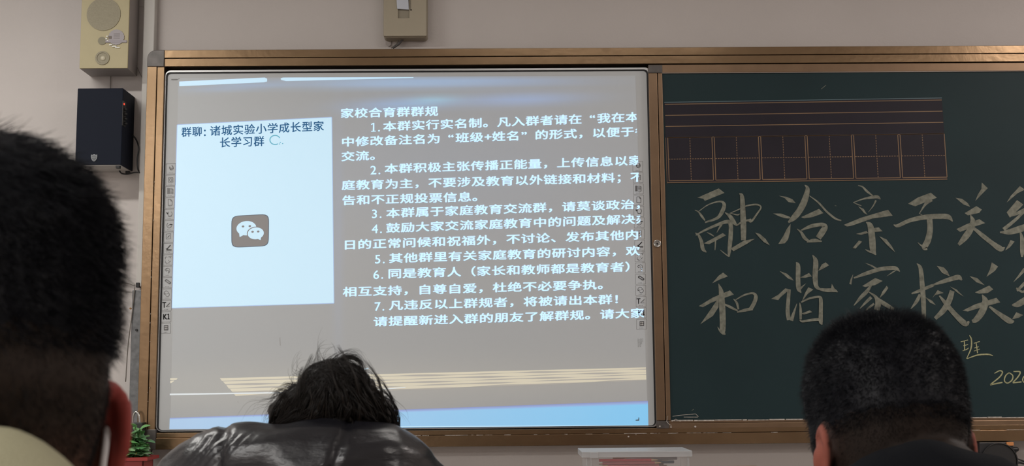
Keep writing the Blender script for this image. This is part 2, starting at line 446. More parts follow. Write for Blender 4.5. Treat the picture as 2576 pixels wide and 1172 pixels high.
# chat bubble emblem in the middle of the card
def pq(u, v):  # on the emblem square
    a = Vector((582, 543)); b = Vector((677, 538)); c = Vector((676, 619)); d = Vector((582, 623))
    return (a*(1-u)+b*u)*(1-v)+(d*(1-u)+c*u)*v
def blob(fn, n, Y): return MB().add([at(*pq(*fn(k/n)), Y) for k in range(n)], [tuple(range(n))])
def rsq(t):
    a = 2*PI*t; c, s = math.cos(a), math.sin(a); k = (abs(c)**7+abs(s)**7)**(-1/7)
    return (.5+.5*c*k, .5+.5*s*k)
em = blob(rsq, 64, YT).build('emblem_square', mat('projected_grey', (.34, .335, .34, 1), .5, spec=.3), card)
loopm = MB(); 
for k in range(64):
    a = rsq(k/64); b = rsq((k+1) % 64/64); sc = lambda p, s: (.5+(p[0]-.5)*s, .5+(p[1]-.5)*s)
    loopm.add([at(*pq(*z), YT-.0001) for z in (sc(a, 1), sc(b, 1), sc(b, .965), sc(a, .965))], [(0, 1, 2, 3)])
loopm.build('emblem_outline', mat('projected_grey_dark', (.13, .17, .22, 1), .5), em)
CARDL = emi('projected_bubble', (.28, .50, .64))
def bub(cx, cy, rx, ry, Y, tail, nm='chat_bubble'):
    o = blob(lambda t: (cx+rx*math.cos(2*PI*t), cy+ry*math.sin(2*PI*t)), 40, Y).build(nm, CARDL, em)
    MB().add([at(*pq(*z), Y-.00002) for z in tail], [(0, 1, 2)]).build('bubble_tail', CARDL, em)
bub(.40, .41, .265, .225, YT-.0002, [(.20, .50), (.36, .60), (.22, .68)])
blob(lambda t: (.645+.235*math.cos(2*PI*t), .58+.205*math.sin(2*PI*t)), 40, YT-.0003).build('bubble_gap', mat('projected_grey', None), em)
bub(.65, .585, .215, .185, YT-.0004, [(.66, .74), (.80, .68), (.78, .80)])
for (cx, cy, z) in ((.31, .35, .0003), (.49, .35, .0003), (.565, .53, .0005), (.715, .53, .0005)):
    blob(lambda t: (cx+.035*math.cos(2*PI*t), cy+.032*math.sin(2*PI*t)), 14, YT-z).build('bubble_eye', mat('projected_grey', None), em)

# --- printed tool strips on both sides of the board
def seg(mb, a, b, wpx, Y):
    d = Vector((b[0]-a[0], b[1]-a[1]))
    if d.length < 1e-6: return
    d.normalize(); n = Vector((-d.y, d.x))*wpx/2
    mb.add([at(*p, Y) for p in ((a[0]-n.x, a[1]-n.y), (b[0]-n.x, b[1]-n.y), (b[0]+n.x, b[1]+n.y), (a[0]+n.x, a[1]+n.y))], [(0, 1, 2, 3)])
def arc(cx, cy, r, a0, a1, n=10): return [(cx+r*math.cos(math.radians(a)), cy+r*math.sin(math.radians(a))) for a in np.linspace(a0, a1, n)]
ICON = {
 0: [[(.35, .25), (.45, .6), (.6, .5)], arc(.55, .4, .22, -90, 200), [(.65, .2), (.75, .55)], [(.3, .4), (.7, .45)]],
 1: [[(.25, .25), (.75, .25), (.75, .7), (.25, .7), (.25, .25)], arc(.5, .48, .14, 0, 360)],
 2: [[(.4, .2), (.8, .25), (.8, .72), (.4, .68), (.4, .2)], [(.45, .32), (.76, .36)], [(.45, .44), (.76, .47)], [(.45, .56), (.76, .59)]],
 3: [[(.3, .15), (.6, .15), (.75, .32), (.75, .72), (.3, .72), (.3, .15)], [(.6, .15), (.6, .32), (.75, .32)]],
 4: [arc(.55, .45, .24, -60, 240), [(.2, .3), (.3, .5)], [(.35, .68), (.75, .68)]],
 5: [arc(.5, .45, .26, 10, 240), [(.6, .35), (.85, .42)], [(.35, .55), (.6, .35)]],
 6: [[(.2, .2), (.7, .15), (.7, .65), (.22, .68), (.2, .2)], [(.4, .35), (.55, .5)], [(.35, .55), (.6, .3)]],
 7: [[(.3, .6), (.75, .15)], [(.3, .6), (.75, .6)], [(.2, .72), (.85, .72)], [(.2, .5), (.4, .5)]],
 8: [[(.2, .2), (.42, .2)], [(.2, .2), (.2, .42)], [(.55, .2), (.78, .2), (.78, .35)], [(.2, .55), (.2, .78), (.42, .78)], [(.55, .78), (.78, .6)], [(.55, .5), (.6, .6)], [(.85, .1), (.85, .2)]],
 9: [[(.2, .35), (.35, .2), (.35, .3)]+arc(.5, .42, .24, -90, 60)+[(.6, .72)], [(.2, .35), (.35, .5), (.35, .42)]+arc(.48, .5, .12, -60, 60, 5)],
 10: [[(.25, .3), (.75, .62)], [(.4, .18), (.88, .5)], [(.25, .3), (.4, .18)], [(.75, .62), (.88, .5)]],
 11: [arc(.42, .42, .24, 150, 330), [(.62, .3), (.72, .42), (.52, .44)], arc(.56, .52, .22, -20, 160), [(.32, .55), (.22, .45), (.45, .48)]],
 12: [[(.88, .25), (.45, .62), (.85, .62)], [(.6, .45), (.8, .45)]],
}
def icon_strip(side, xa, ya, xb, yb, cwid, chei, faded, lab):
    for k in range(15):
        t = k/14; x = xa+(xb-xa)*t; y = ya+(yb-ya)*t
        C = lambda u, v: (x+u*cwid-(v*2.0*0), y+v*chei-u*1.0)
        M_ = INKF if faded and k < 12 else INK
        fr = MB()
        B_ = [(0, 0), (1, 0), (1, 1), (0, 1), (0, 0)]
        for a, b in zip(B_, B_[1:]): seg(fr, C(*a), C(*b), .8, YW-.0005)
        f = fr.build('tool_icon', INKF, wb)
        gl = MB()
        if k in ICON:
            for pl in ICON[k]:
                for a, b in zip(pl, pl[1:]): seg(gl, C(a[0]*.94+.03, a[1]), C(b[0]*.94+.03, b[1]), 2.6 if k == 10 else 1.1, YW-.0009)
        if k == 2: seg(gl, C(.27, .15), C(.27, .72), 4, YW-.0009)
        if k == 7: seg(gl, C(.3, .6), C(.72, .18), 2.6, YW-.0009); seg(gl, C(.3, .62), C(.85, .62), 2.2, YW-.0009)
        if k == 4: seg(gl, C(.18, .3), C(.35, .45), 3, YW-.0009)
        if k == 5: seg(gl, C(.6, .38), C(.85, .4), 2.5, YW-.0009)
        for (a, b) in ((.3, .36), (.44, .5), (.58, .64)):
            if k != 13: seg(gl, C(a, .88), C(b, .88), 1.2, YW-.0009)
        if k == 14:
            gl.add([at(*C(*z), YW-.0008) for z in ((.3, .2), (.75, .2), (.75, .7), (.3, .7))], [(0, 1, 2, 3)])
        if gl.V: gl.build('icon_drawing', M_, f)
        if k == 14:
            xx = MB(); seg(xx, C(.40, .31), C(.65, .59), 2.6, YW-.0011); seg(xx, C(.65, .31), C(.40, .59), 2.6, YW-.0011)
            xx.build('white_cross', mat('print_white', (.5, .5, .49, 1), .5), f)
        if k == 13:
            textline('icon_lettering', 'K', x+cwid*.16, y+chei*.44, 16, -.03, 19, INK, f, YW-.001, bold=.035, half=.62)
            textline('icon_lettering', '1', x+cwid*.56, y+chei*.42, 16, -.03, 19, INK, f, YW-.001, bold=.035)
        if k == 12:
            textline('icon_lettering', 'T', x+cwid*.05, y+chei*.40, 17, -.03, 20, M_, f, YW-.001, bold=.01)
icon_strip('left', 418, 412, 405, 813, 24, 26, True, '')
icon_strip('right', 1592, 406.5, 1601.5, 803, 25, 25.5, False, '')
pl = MB()       # small print under the right strip: faint unreadable vertical lines
for i, (x, ya, yb) in enumerate(((1605, 852, 873), (1608, 853, 872), (1611, 852, 871), (1614, 852, 866), (1617, 851, 859))):
    y = ya
    while y < yb:
        l = random.uniform(.8, 2.2); seg(pl, (x+(y-850)*.02, y), (x+(y-850)*.02, y+l), 1.3, YW-.0005); y += l+.8
pl.build('small_print', INKF, wb, kind='stuff')
seg_ = MB(); seg(seg_, (431, 200), (446, 200), 3, YW-.0008); seg(seg_, (446, 200), (452, 197), 1, YW-.0008)
seg_.build('pen_mark', INKF, wb)
hm = MB(); seg(hm, (704, 849), (705, 869), 1, YW-.0008); seg(hm, (598, 1010), (599, 1012), 1, YW-.0008)
hm.build('scratch_mark', mat('scratch', (.36, .35, .34, 1), .5), wb)

# ------------------------------------------------------------------ chalkboard
YC = .004
cx0 = Xof(1631, 185, .0); cxm = Xof(1652+.7*13.2, 613, 0)+.004; cx1 = Xof(1676.5, 613, .0)
cb = thing('chalkboard', (3.0, .05, 1.1), 'green sliding chalkboard with large chalk calligraphy beside the whiteboard', 'chalkboard')
cz0, cz1 = Zof(2000, 1054.5, YC), Zof(2000, 182.5, YC)
cX1 = FX1-.06
rz_t0 = zt_i-.003; rz_b0 = Zof(1900, 1076, 0)
MB().box2((cx1-.004, YC, cz0), (cX1, .03, cz1)).build('panel', CHALKB, cb)
st = MB().box2((cx0, -.002, cz0+.0), (cxm-.0012, .03, cz1)).box2((cxm+.0012, -.0015, cz0), (cx1, .03, cz1)).build('left_stile', BRONZE2, cb, bevel=.002)
MB().box2((cx0, -.001, cz1), (cX1, .03, rz_t0)).build('top_rail', BRONZE2, cb, bevel=.002)
MB().box2((cx0, -.001, rz_b0), (cX1, .03, cz0-.009)).box2((cx1-.01, .0, cz0-.009), (cX1, .03, cz0)).build('bottom_rail', BRONZE2, cb, bevel=.002)
MB().box2((cx0+.0, -.003, rz_b0+.001), (Xof(1683, 1070), .0, cz0-.001)).build('corner_cap', CORNER, cb, bevel=.001)
MB().box2((cx0+.0, -.003, cz1-.0), (Xof(1666, 170), .0, rz_t0-.002)).build('corner_cap', CORNER, cb, bevel=.001)
MB().box2((cx1-.002, -.0005, cz1-.0012), (cX1, YC, cz1+.0008)).build('pale_edge_strip', mat('pale_edge', (.30, .25, .22, 1), .5), cb)  # thin paler strip along the top edge of the chalkboard panel
dm = MB()
x = cx1+.002
while x < cX1-.02:
    l = random.uniform(.01, .09); dm.box2((x, -.0015, cz0-.0015-random.uniform(0, .0012)), (x+l, YC, cz0+random.uniform(.0003, .0022))); x += l+random.uniform(0, .006)
for pl_ in ([(1680, 1046), (1677, 1060), (1684, 1068), (1690, 1070)], [(1690, 1060), (1700, 1054), (1712, 1060)], [(1692, 1047), (1715, 1044), (1750, 1041), (1757, 1048)], [(1720, 1049), (1756, 1049)]):
    for a, b in zip(pl_, pl_[1:]): seg(dm, a, b, 1.2, -.0035-random.uniform(0, .0004))
for (x, y, r) in ((1749, 1073, 2.5), (1688, 1074, 2), (1660, 1072, 2), (1600, 1093, 1), (1581, 1098, 2)):
    dm.add([at(x+r*math.cos(k)*1.2, y+r*math.sin(k), -.0045) for k in np.linspace(0, 2*PI, 9)[:-1]], [tuple(range(8))])
dm.build('chalk_dust', DUST, cb, kind='stuff')
c = at(1653, 613, 0)
CHROME = mat('chrome', (.55, .55, .53, 1), .2, .95)
lk = MB().ring(c, .009, .0125, -.006, 0).disc(c, .009, -.004, 0).build('lock', CHROME, cb, smooth=False, bevel=.0008)
MB().disc(c, .0028, -.0046, -.003, 16).box2((c.x-.0009, -.0046, c.z-.006), (c.x+.0009, -.003, c.z)).build('keyhole', BLACK, lk)

# grid film
gq = [Vector(p) for p in ((1671, 259), (2369.5, 248), (2383, 452), (1677.5, 461))]
def G(u, v):
    p = (gq[0]*(1-u)+gq[1]*u)*(1-v)+(gq[3]*(1-u)+gq[2]*u)*v
    return (p.x, p.y)
YG = YC-.0012
film = MB().add([at(*G(u, v), YG) for u, v in ((-.0, 0), (1, 0), (1, 1), (0, 1))]+[at(*G(u, v), YC) for u, v in ((0, 0), (1, 0), (1, 1), (0, 1))],
                [(0, 3, 2, 1), (0, 1, 5, 4), (1, 2, 6, 5), (2, 3, 7, 6), (3, 0, 4, 7)]).build('writing_grid_film', STICK, cb)
ln = MB()
for k in range(4):
    v = .017+k*.1375
    if k < 3: seg(ln, G(.002, v), G(.999, v), 1.9, YG-.0004)
ln.build('staff_lines', GOLD, film)
seg_ = MB(); seg(seg_, G(0, -.008), G(1, -.008), 1.6, YC-.0006); seg_.build('film_edge', mat('film_edge', (.10, .16, .19, 1), .4), film)
u0, du, wd = .0085, .1666, .1583; va, vb = .432, .968
for k in range(6):
    ua = u0+k*du; ub = ua+wd; bx = MB()
    for a, b in (((ua, va), (ub, va)), ((ub, va), (ub, vb)), ((ub, vb), (ua, vb)), ((ua, vb), (ua, va))): seg(bx, G(*a), G(*b), 2.0, YG-.0004)
    for i in range(17):
        t0, t1 = i/17+.006, (i+.62)/17+.006
        um = (ua+ub)/2; vm = (va+vb)/2
        seg(bx, G(ua+(ub-ua)*t0, vm), G(ua+(ub-ua)*t1, vm), 1.7, YG-.0004)
        seg(bx, G(um, va+(vb-va)*t0), G(um, va+(vb-va)*t1), 1.7, YG-.0004)
    bx.build('grid_box', GOLD, film)
bt = MB(); seg(bt, G(0, .992), G(1, .992), 1.8, YG-.0004); seg(bt, G(u0, va), G(1, va), 1.4, YG-.0004); seg(bt, G(.001, va), G(.001, 1), 1.0, YG-.0004); bt.build('grid_border', GOLD, film)

# chalk characters: strokes traced by eye, 2-tuples outline a slab stroke, 3-tuples a brush path with widths
CH = {
'rong': [[(152,132),(302,66),(342,98),(204,154),(192,138)], [(160,228,5),(230,180,8),(310,158,12),(340,180,24),(325,230,28),(290,275,20),(205,305,10)],
 [(133,218,4),(160,232,10),(185,265,16),(205,292,8)], [(140,395,8),(200,362,14),(290,322,20),(360,300,26),(385,318,30),(385,400,30),(378,480,28),(372,545,14)],
 [(372,545,6),(345,525,8),(312,498,3)], [(135,378,4),(160,395,16),(180,440,24),(190,490,26),(215,515,6)], [(322,320,14),(305,345,10),(288,376,3)],
 [(218,375,3),(240,385,10),(268,402,6)], [(196,452),(330,380),(352,396),(235,458)], [(278,410,10),(278,450,10),(275,500,5)],
 [(345,235,4),(380,262,26),(405,300,30),(428,328,10)], [(378,242,5),(440,215,8),(500,188,10),(570,180,12),(598,200,10),(570,245,12),(530,298,14),(505,292,4)],
 [(380,240,3),(430,252,10),(450,245,4)], [(445,102,4),(465,125,28),(472,250,38),(475,350,40),(475,430,34)], [(425,328,8),(470,300,14),(530,285,14)],
 [(385,488),(480,432),(555,420),(500,455),(405,508)], [(556,376),(590,386),(630,420),(660,466),(620,445),(590,415)]],
'qia': [[(724,118),(775,125),(818,142),(842,170),(790,162),(765,135)], [(682,242),(740,243),(805,268),(800,278),(765,276),(725,262)],
 [(806,315),(803,370),(788,425),(765,452),(720,456),(755,400),(780,350)], [(905,42,4),(925,70,28),(905,150,44),(870,220,44),(830,270,40),(790,305,12)],
 [(938,118,5),(1000,165,12),(1060,230,14),(1120,278,14),(1162,292,8)], [(880,268),(1005,210),(1036,240),(960,268),(900,277)],
 [(850,350,4),(880,375,16),(905,415,24),(940,440,10)], [(880,360,8),(950,332,26),(1020,320,26),(1048,335,36),(1030,370,44),(1000,415,40)], [(920,442,10),(970,432,26),(1025,438,8)]],
'qin': [[(1280,46,6),(1310,55,10),(1340,85,16),(1382,118,8)], [(1246,166,6),(1310,142,10),(1380,128,20),(1415,126,22),(1437,142,6)], [(1246,166,3),(1280,180,8),(1303,188,4)],
 [(1405,150,12),(1385,190,8),(1352,233,3)], [(1280,192),(1318,210),(1345,252),(1322,240)], [(1180,322),(1300,272),(1490,216),(1522,258),(1380,278),(1230,330),(1200,334)],
 [(1335,302,4),(1365,330,40),(1378,420,46),(1385,500,40),(1405,533,6)], [(1388,520,6),(1360,510,14),(1330,495,3)], [(1265,386),(1340,365),(1350,380),(1300,392)],
 [(1385,345),(1425,340),(1452,368),(1395,372)], [(1240,486),(1285,432),(1308,440),(1262,488)], [(1428,402),(1480,425),(1515,470),(1540,515),(1500,480),(1465,445)]],
'zi': [[(1630,174),(1700,130),(1790,96),(1832,132),(1760,160),(1680,192)], [(1790,140,40),(1750,180,18),(1708,245,4)], [(1708,240,3),(1745,265,8)],
 [(1528,322,5),(1560,328,24),(1640,292,28),(1750,268,34),(1860,262,36),(1915,268,34),(1943,298,6)], [(1780,275,40),(1785,350,40),(1770,430,44),(1745,480,38),(1765,496,8)], [(1750,480,20),(1720,465,10),(1698,445,3)]],
'guan': [[(2148,25),(2190,65),(2150,105),(2102,155),(2120,110),(2145,70)], [(1963,132),(2010,140),(2050,170),(2066,196),(2020,180)], [(2028,240),(2110,190),(2148,215),(2130,238),(2050,256)],
 [(1970,352),(2040,318),(2130,282),(2172,310),(2080,340),(1995,372)], [(2068,252,6),(2085,300,36),(2065,360,44),(2030,410,44),(1985,462,20)], [(2090,345,20),(2150,395,30),(2220,450,32),(2280,490,40),(2310,480,4)]],
'xi': [[(2415,50),(2450,75),(2400,100),(2322,166),(2350,120)], [(2322,235),(2395,148),(2440,180),(2390,230),(2345,272)], [(2340,262,14),(2400,240,22),(2450,215,24)],
 [(2450,225,16),(2380,290,22),(2300,355,26)], [(2275,375,10),(2350,370,40),(2450,340,46),(2500,320,20)], [(2415,362,6),(2430,420,28),(2432,500,32),(2430,548,14)], [(2312,502),(2350,428),(2378,440),(2345,480)],
 [(2470,430),(2500,440),(2540,490),(2500,470)]],
'he': [[(256,732),(300,680),(332,657),(366,684),(310,705)], [(162,892),(260,832),(380,782),(408,812),(330,838),(250,868),(190,900)], [(300,735,4),(318,790,32),(325,880,42),(330,1000,42),(330,1070,36),(348,1093,6)],
 [(335,1088,10),(312,1070,12),(293,1037,3)], [(172,1020),(235,930),(290,850),(302,850),(300,900),(262,960)], [(325,870,5),(380,898,18),(435,925,10)],
 [(405,842,4),(428,870,16),(440,915,12)], [(420,848,6),(480,815,12),(540,802,14),(562,825,26),(550,870,28),(525,915,28)], [(430,935,8),(480,922,20),(540,910,22)]],
'xie': [[(728,646),(780,665),(815,695),(828,714),(790,700)], [(668,842),(720,812),(768,768),(800,775),(735,830),(720,850)], [(795,775,24),(790,850,26),(785,930,28),(795,990,30)],
 [(812,995,24),(825,950,20),(850,875,3)], [(845,585,6),(858,610,30),(858,700,32),(862,770,30),(880,798,6)], [(858,770),(915,732),(880,775)], [(872,692),(935,660),(955,684),(910,693)],
 [(960,533,4),(982,580,34),(978,680,36),(985,750,30),(1010,775,16)], [(990,770,10),(1050,780,24),(1110,782,24),(1137,794,5)], [(1095,735),(1118,775),(1090,770)], [(1000,645),(1025,600),(1052,585),(1076,606),(1030,632)],
 [(884,862),(905,805),(930,760),(966,776),(925,808)], [(870,868,6),(876,920,18),(876,985,16)], [(880,865,10),(940,838,14),(1005,828,16),(1018,850,26),(1018,930,28),(1018,1000,28),(1028,1022,6)],
 [(880,945),(940,922),(958,934),(900,952)], [(870,990,8),(890,1000,14),(950,990,18),(1015,985,20)]],
'jia': [[(1326,588),(1375,603),(1418,628),(1400,630)], [(1245,668),(1232,742),(1218,735),(1228,700)], [(1250,695,10),(1340,662,26),(1440,632,28),(1520,625,28),(1550,630,24),(1573,650,5)],
 [(1558,635),(1520,662),(1478,684),(1520,650)], [(1308,752),(1400,695),(1452,716),(1400,745),(1330,758)], [(1378,738,8),(1340,790,26),(1300,830,24),(1250,888,5)],
 [(1372,830,22),(1335,865,18),(1292,910,4)], [(1392,875,14),(1360,900,14),(1330,925,6)], [(1350,790,5),(1400,825,20),(1420,870,40),(1410,920,40)], [(1410,840,24),(1470,880,30),(1530,915,20)], [(1480,750),(1492,765),(1465,805),(1430,836),(1450,790)]],
'xiao': [[(1692,593,5),(1718,630,28),(1730,750,34),(1738,850,34),(1742,980,28)], [(1655,805,10),(1710,785,22),(1800,748,20),(1815,745,6)], [(1715,810,20),(1690,860,24),(1650,912,5)],
 [(1750,828),(1800,855),(1825,886),(1785,868)], [(1832,610),(1880,620),(1908,650),(1923,684),(1870,660)], [(1800,745,8),(1870,722,26),(1940,700,32),(1985,690,34),(2008,710,10)], [(1925,755),(1970,775),(2020,825),(1985,805)],
 [(1800,835),(1838,780),(1880,800),(1820,815)], [(1940,785,34),(1920,850,40),(1880,920,40),(1820,980,24)], [(1850,820,10),(1900,880,30),(1960,950,34),(2030,1015,40),(2060,1000,10)]],
'guan2': [[(2218,585),(2262,615),(2240,645),(2180,688),(2205,635)], [(2062,682),(2115,695),(2168,746),(2110,725)], [(2100,796),(2200,748),(2228,775),(2190,800),(2130,806)],
 [(2012,924),(2100,880),(2250,834),(2278,866),(2150,900),(2050,930)], [(2150,812,6),(2172,860,44),(2150,930,48),(2110,985,40),(2080,1000,20)], [(2200,895,14),(2260,940,28),(2340,995,40),(2375,1000,10)]],
'xi2': [[(2440,625),(2460,640),(2410,690),(2368,726)], [(2395,785,16),(2450,730,24)], [(2390,765,10),(2430,792,16),(2460,780,14)], [(2360,885,10),(2400,880,40),(2460,845,44)], [(2360,985),(2390,935),(2438,955),(2405,975)]],
}
def catmull(P, n=5):
    P = [np.array(p, float) for p in P]; out = []
    Q = [P[0]*2-P[1]]+P+[P[-1]*2-P[-2]]
    for i in range(len(P)-1):
        a, b, c_, d = Q[i:i+4]
        for k in range(n):
            t = k/n; out.append(.5*((2*b)+(c_-a)*t+(2*a-5*b+4*c_-d)*t*t+(3*b-a-3*c_+d)*t**3))
    out.append(P[-1]); return out
def strokes(name, sts, ox, oy, sc, M, parent, Y0):
    root = None
    for j, s_ in enumerate(sts):
        mb = MB(); Y = Y0-.00012*j
        if len(s_[0]) == 2:
            mb.add([at(ox+x/sc, oy+y/sc, Y) for x, y in s_], [tuple(range(len(s_)))])
        else:
            pts = catmull(s_) if len(s_) > 2 else [np.array(p, float) for p in s_]
            L_, R2 = [], []
            for i, p in enumerate(pts):
                t = pts[min(i+1, len(pts)-1)][:2]-pts[max(i-1, 0)][:2]; t /= max(np.linalg.norm(t), 1e-6)
                n = np.array([-t[1], t[0]])*max(p[2], 2)/2
                a = p[:2]+n; b = p[:2]-n
                L_.append(at(ox+a[0]/sc, oy+a[1]/sc, Y)); R2.append(at(ox+b[0]/sc, oy+b[1]/sc, Y))
            n = len(pts)
            mb.add(L_+R2, [(i, i+1, n+i+1, n+i) for i in range(n-1)])
        if root is None: root = mb.build(name, M, parent)
        else: mb.build('chalk_stroke', M, root)
    return root
for k, s_ in CH.items(): strokes('chalk_character', s_, 1700, 450, 2.79, CHALK, cb, YC-.0006)
strokes('chalk_character', [[(1185,325,5),(1235,312,6)], [(1210,318,7),(1212,382,7)], [(1198,386,4),(1222,378,6),(1240,366,5)], [(1203,352,5),(1235,343,5)], [(1245,280,5),(1258,310,9),(1255,370,9),(1225,440,5)],
 [(1275,335,5),(1315,322,6)], [(1290,330,7),(1300,402,7)], [(1278,367,5),(1308,358,5)], [(1275,388,4),(1316,374,4)], [(1228,440,5),(1300,415,9),(1370,410,10),(1405,420,5)]], 1980, 740, 2.713, CHALKY, cb, YC-.0006)
for st_ in ([(1415,540,5),(1450,522,8),(1470,532,9),(1450,565,9),(1388,616,8)], ), ([(1515,535,7),(1492,555,8),(1483,590,8),(1505,606,8),(1535,585,9),(1540,555,8),(1515,535,7)],), ([(1545,527,6),(1590,530,9),(1575,565,9),(1540,602,8)],), ([(1640,545,7),(1616,562,8),(1608,588,8),(1628,606,8),(1655,590,8),(1662,560,8),(1640,545,7)],):
    r = strokes('chalk_digit', list(st_), 1980, 740, 2.713, CHALKY, cb, YC-.0006)
strokes('chalk_digit_base', [[(1386,618,9),(1470,601,9)], [(1540,604,9),(1600,598,9)]], 1980, 740, 2.713, CHALKY, cb, YC-.0006)
sc_ = MB()
for a, b in (((2066, 224), (2078, 214)), ((2100, 517), (2104, 518)), ((1740, 1033), (1745, 1029))): seg(sc_, a, b, 1.2, YC-.0006)
sc_.build('chalk_speck', CHALK, cb)

# ------------------------------------------------------------------ left wall items
DUCT = mat('white_duct', (.56, .54, .51, 1), .5)
da, db = Xof(364, 60, .06), Xof(389, 60, .06)
dz = Zof(345, 722, .06)
MB().box2((da, .045, dz), (db+.004, WB, z1)).build('cable_duct', DUCT, bevel=.003, label='white plastic cable duct running up wall beside board frame', cat='cable duct')
GREYM = mat('galvanised_steel', (.16, .165, .17, 1), .45, .3, var=.3, vscale=60)
ma = Xof(326, 1000, .05); mb_ = Xof(362, 1000, .05)
gz = Zof(345, 730, .05)
ch = thing('metal_channel', (ma, WB, .0), 'grey galvanised metal channel below the white duct beside board frame', 'metal channel')
MB().box2((ma, .045, .0), (mb_, WB, gz)).build('channel_body', GREYM, ch, bevel=.002)
for (x, y, r) in ((344, 830, 3), (329, 776, 2.5)):
    c = at(x, y, .045); MB().disc(c, r*.00135, .040, .0455, 12).build('screw', BLACK if r == 3 else mat('rusty', (.3, .14, .03, 1), .6), ch)
c = at(347, 717, .045); MB().box((c.x, .05, c.z), (.012, .02, .016)).build('cable_clip', BLACK, bevel=.001, label='small black clip where wires enter the duct', cat='clip')
CABW = mat('white_cable', (.45, .43, .4, 1), .5); CABB = mat('black_cable', (.01, .01, .011, 1), .4); CABG = mat('grey_cable', (.20, .18, .16, 1), .5)
def cable(name, pts, Y, r, M, label, ys=None, n=8):
    P3 = [at(p[0], p[1], (ys[i] if ys else Y)) for i, p in enumerate(pts)]
    Q = catmull([tuple(p) for p in P3], 6)
    return MB().tube([Vector(q) for q in Q], r, n).build(name, M, smooth=True, label=label, cat='cable')
cable('wall_cable', [(285, 692), (305, 694), (325, 704), (340, 718)], 0, .0022, CABW, 'pale cable arching into the clip, upper of two', ys=[.06, .05, .05, .05])
cable('wall_cable', [(285, 716), (305, 711), (325, 714), (340, 720)], 0, .0016, CABG, 'thin grey cable arching into the clip, lower of two', ys=[.06, .05, .05, .05])
cable('wall_cable', [(339, 722), (332, 790), (322, 870), (316, 960)], .04, .0018, CABG, 'grey cable hanging down from clip across metal channel')
cable('wall_cable', [(344, 18), (352, 16), (366, 18)], .075, .0012, CABW, 'thin white wire from cream loudspeaker to the duct')
cable('wall_cable', [(341, 160), (349, 178), (360, 200)], .074, .0009, CABG, 'thin dark wire slanting down below cream loudspeaker')

CREAM = mat('cream_panel', (.42, .36, .20, 1), .5, var=.03); CREAMG = mat('cream_grille', (.31, .28, .20, 1), .7, var=.1, vscale=300)
BOXG = mat('grey_cabinet', (.33, .30, .285, 1), .6)
yf = -.03
a = at(199.5, 172, yf); b = at(321, 172, yf); zt = at(260, -75, yf).z; zb = a.z
sp = thing('cream_loudspeaker', ((a.x+b.x)/2, WB, zb), 'cream fronted wall loudspeaker with round grilles high above the black speaker', 'loudspeaker')
MB().box2((a.x, yf+.004, zb-.001), (b.x, WB-.001, zt)).build('cabinet', BOXG, sp, bevel=.003)
MB().box2((a.x, yf, zb), (b.x, yf+.005, zt)).build('front_panel', CREAM, sp, bevel=.0015)
c = at(261, 36, yf); MB().disc(c, .0575, yf-.002, yf+.001, 48).build('large_grille', CREAMG, sp)
c = at(257, 103, yf); MB().disc(c, .014, yf-.002, yf+.001, 32).build('small_grille', mat('olive_grille', (.26, .24, .17, 1), .7), sp)
c = at(258, 146, yf); tw = MB().ring(c, .018, .024, yf-.003, yf+.001).disc(c, .018, yf-.001, yf+.001).build('tweeter', CREAMG, sp, bevel=.0008)
MB().ellip((c.x+.002, yf-.001, c.z-.001), (.009, .004, .009)).build('tweeter_dome', mat('cream_dome', (.5, .46, .34, 1), .4), tw, smooth=True)
# emblem sticker
c = at(293, 94, yf); stp = [(c.x+(.0262+.0014*(k % 2))*math.cos(2*PI*k/36), c.z+(.0262+.0014*(k % 2))*math.sin(2*PI*k/36)) for k in range(36)]
se = MB().prism(stp, yf-.0025, yf).build('emblem_sticker', mat('sticker_grey', (.30, .27, .28, 1), .45), sp)
MB().box2((c.x-.036, yf-.0032, c.z-.019), (c.x+.036, yf-.002, c.z-.0105)).build('ribbon', mat('sticker_ribbon', (.27, .24, .26, 1), .45), se)
e_ = MB()
for dz_ in (-.004, .001, .006, .011): e_.box2((c.x-.009, yf-.0031, c.z+dz_), (c.x+.012, yf-.0024, c.z+dz_+.0012))
e_.build('sticker_lines', mat('sticker_dark', (.16, .13, .13, 1), .5), se)
MB().box2((c.x-.026, yf-.0033, c.z-.006), (c.x-.016, yf-.0024, c.z+.004)).build('sticker_square', mat('sticker_brown', (.12, .09, .07, 1), .5), se)
e_ = MB()
for (x, y, dx, dy) in ((270, 92, 4, 3), (268, 98, 4, 4), (271, 102, 4, 3), (279, 113, 8, 3), (288, 117, 12, 3), (296, 120, 12, 2)):
    q_ = at(x, y, yf); e_.box((q_.x, yf-.0028, q_.z), (dx*.0013, .001, dy*.0013))
e_.build('torn_paper', mat('paper_white', (.85, .85, .8, 1), .6), se)
cable('wall_cable', [(279, 186), (278, 205), (277, 235)], .072, .0016, CABG, 'short grey cable between cream and black loudspeakers')

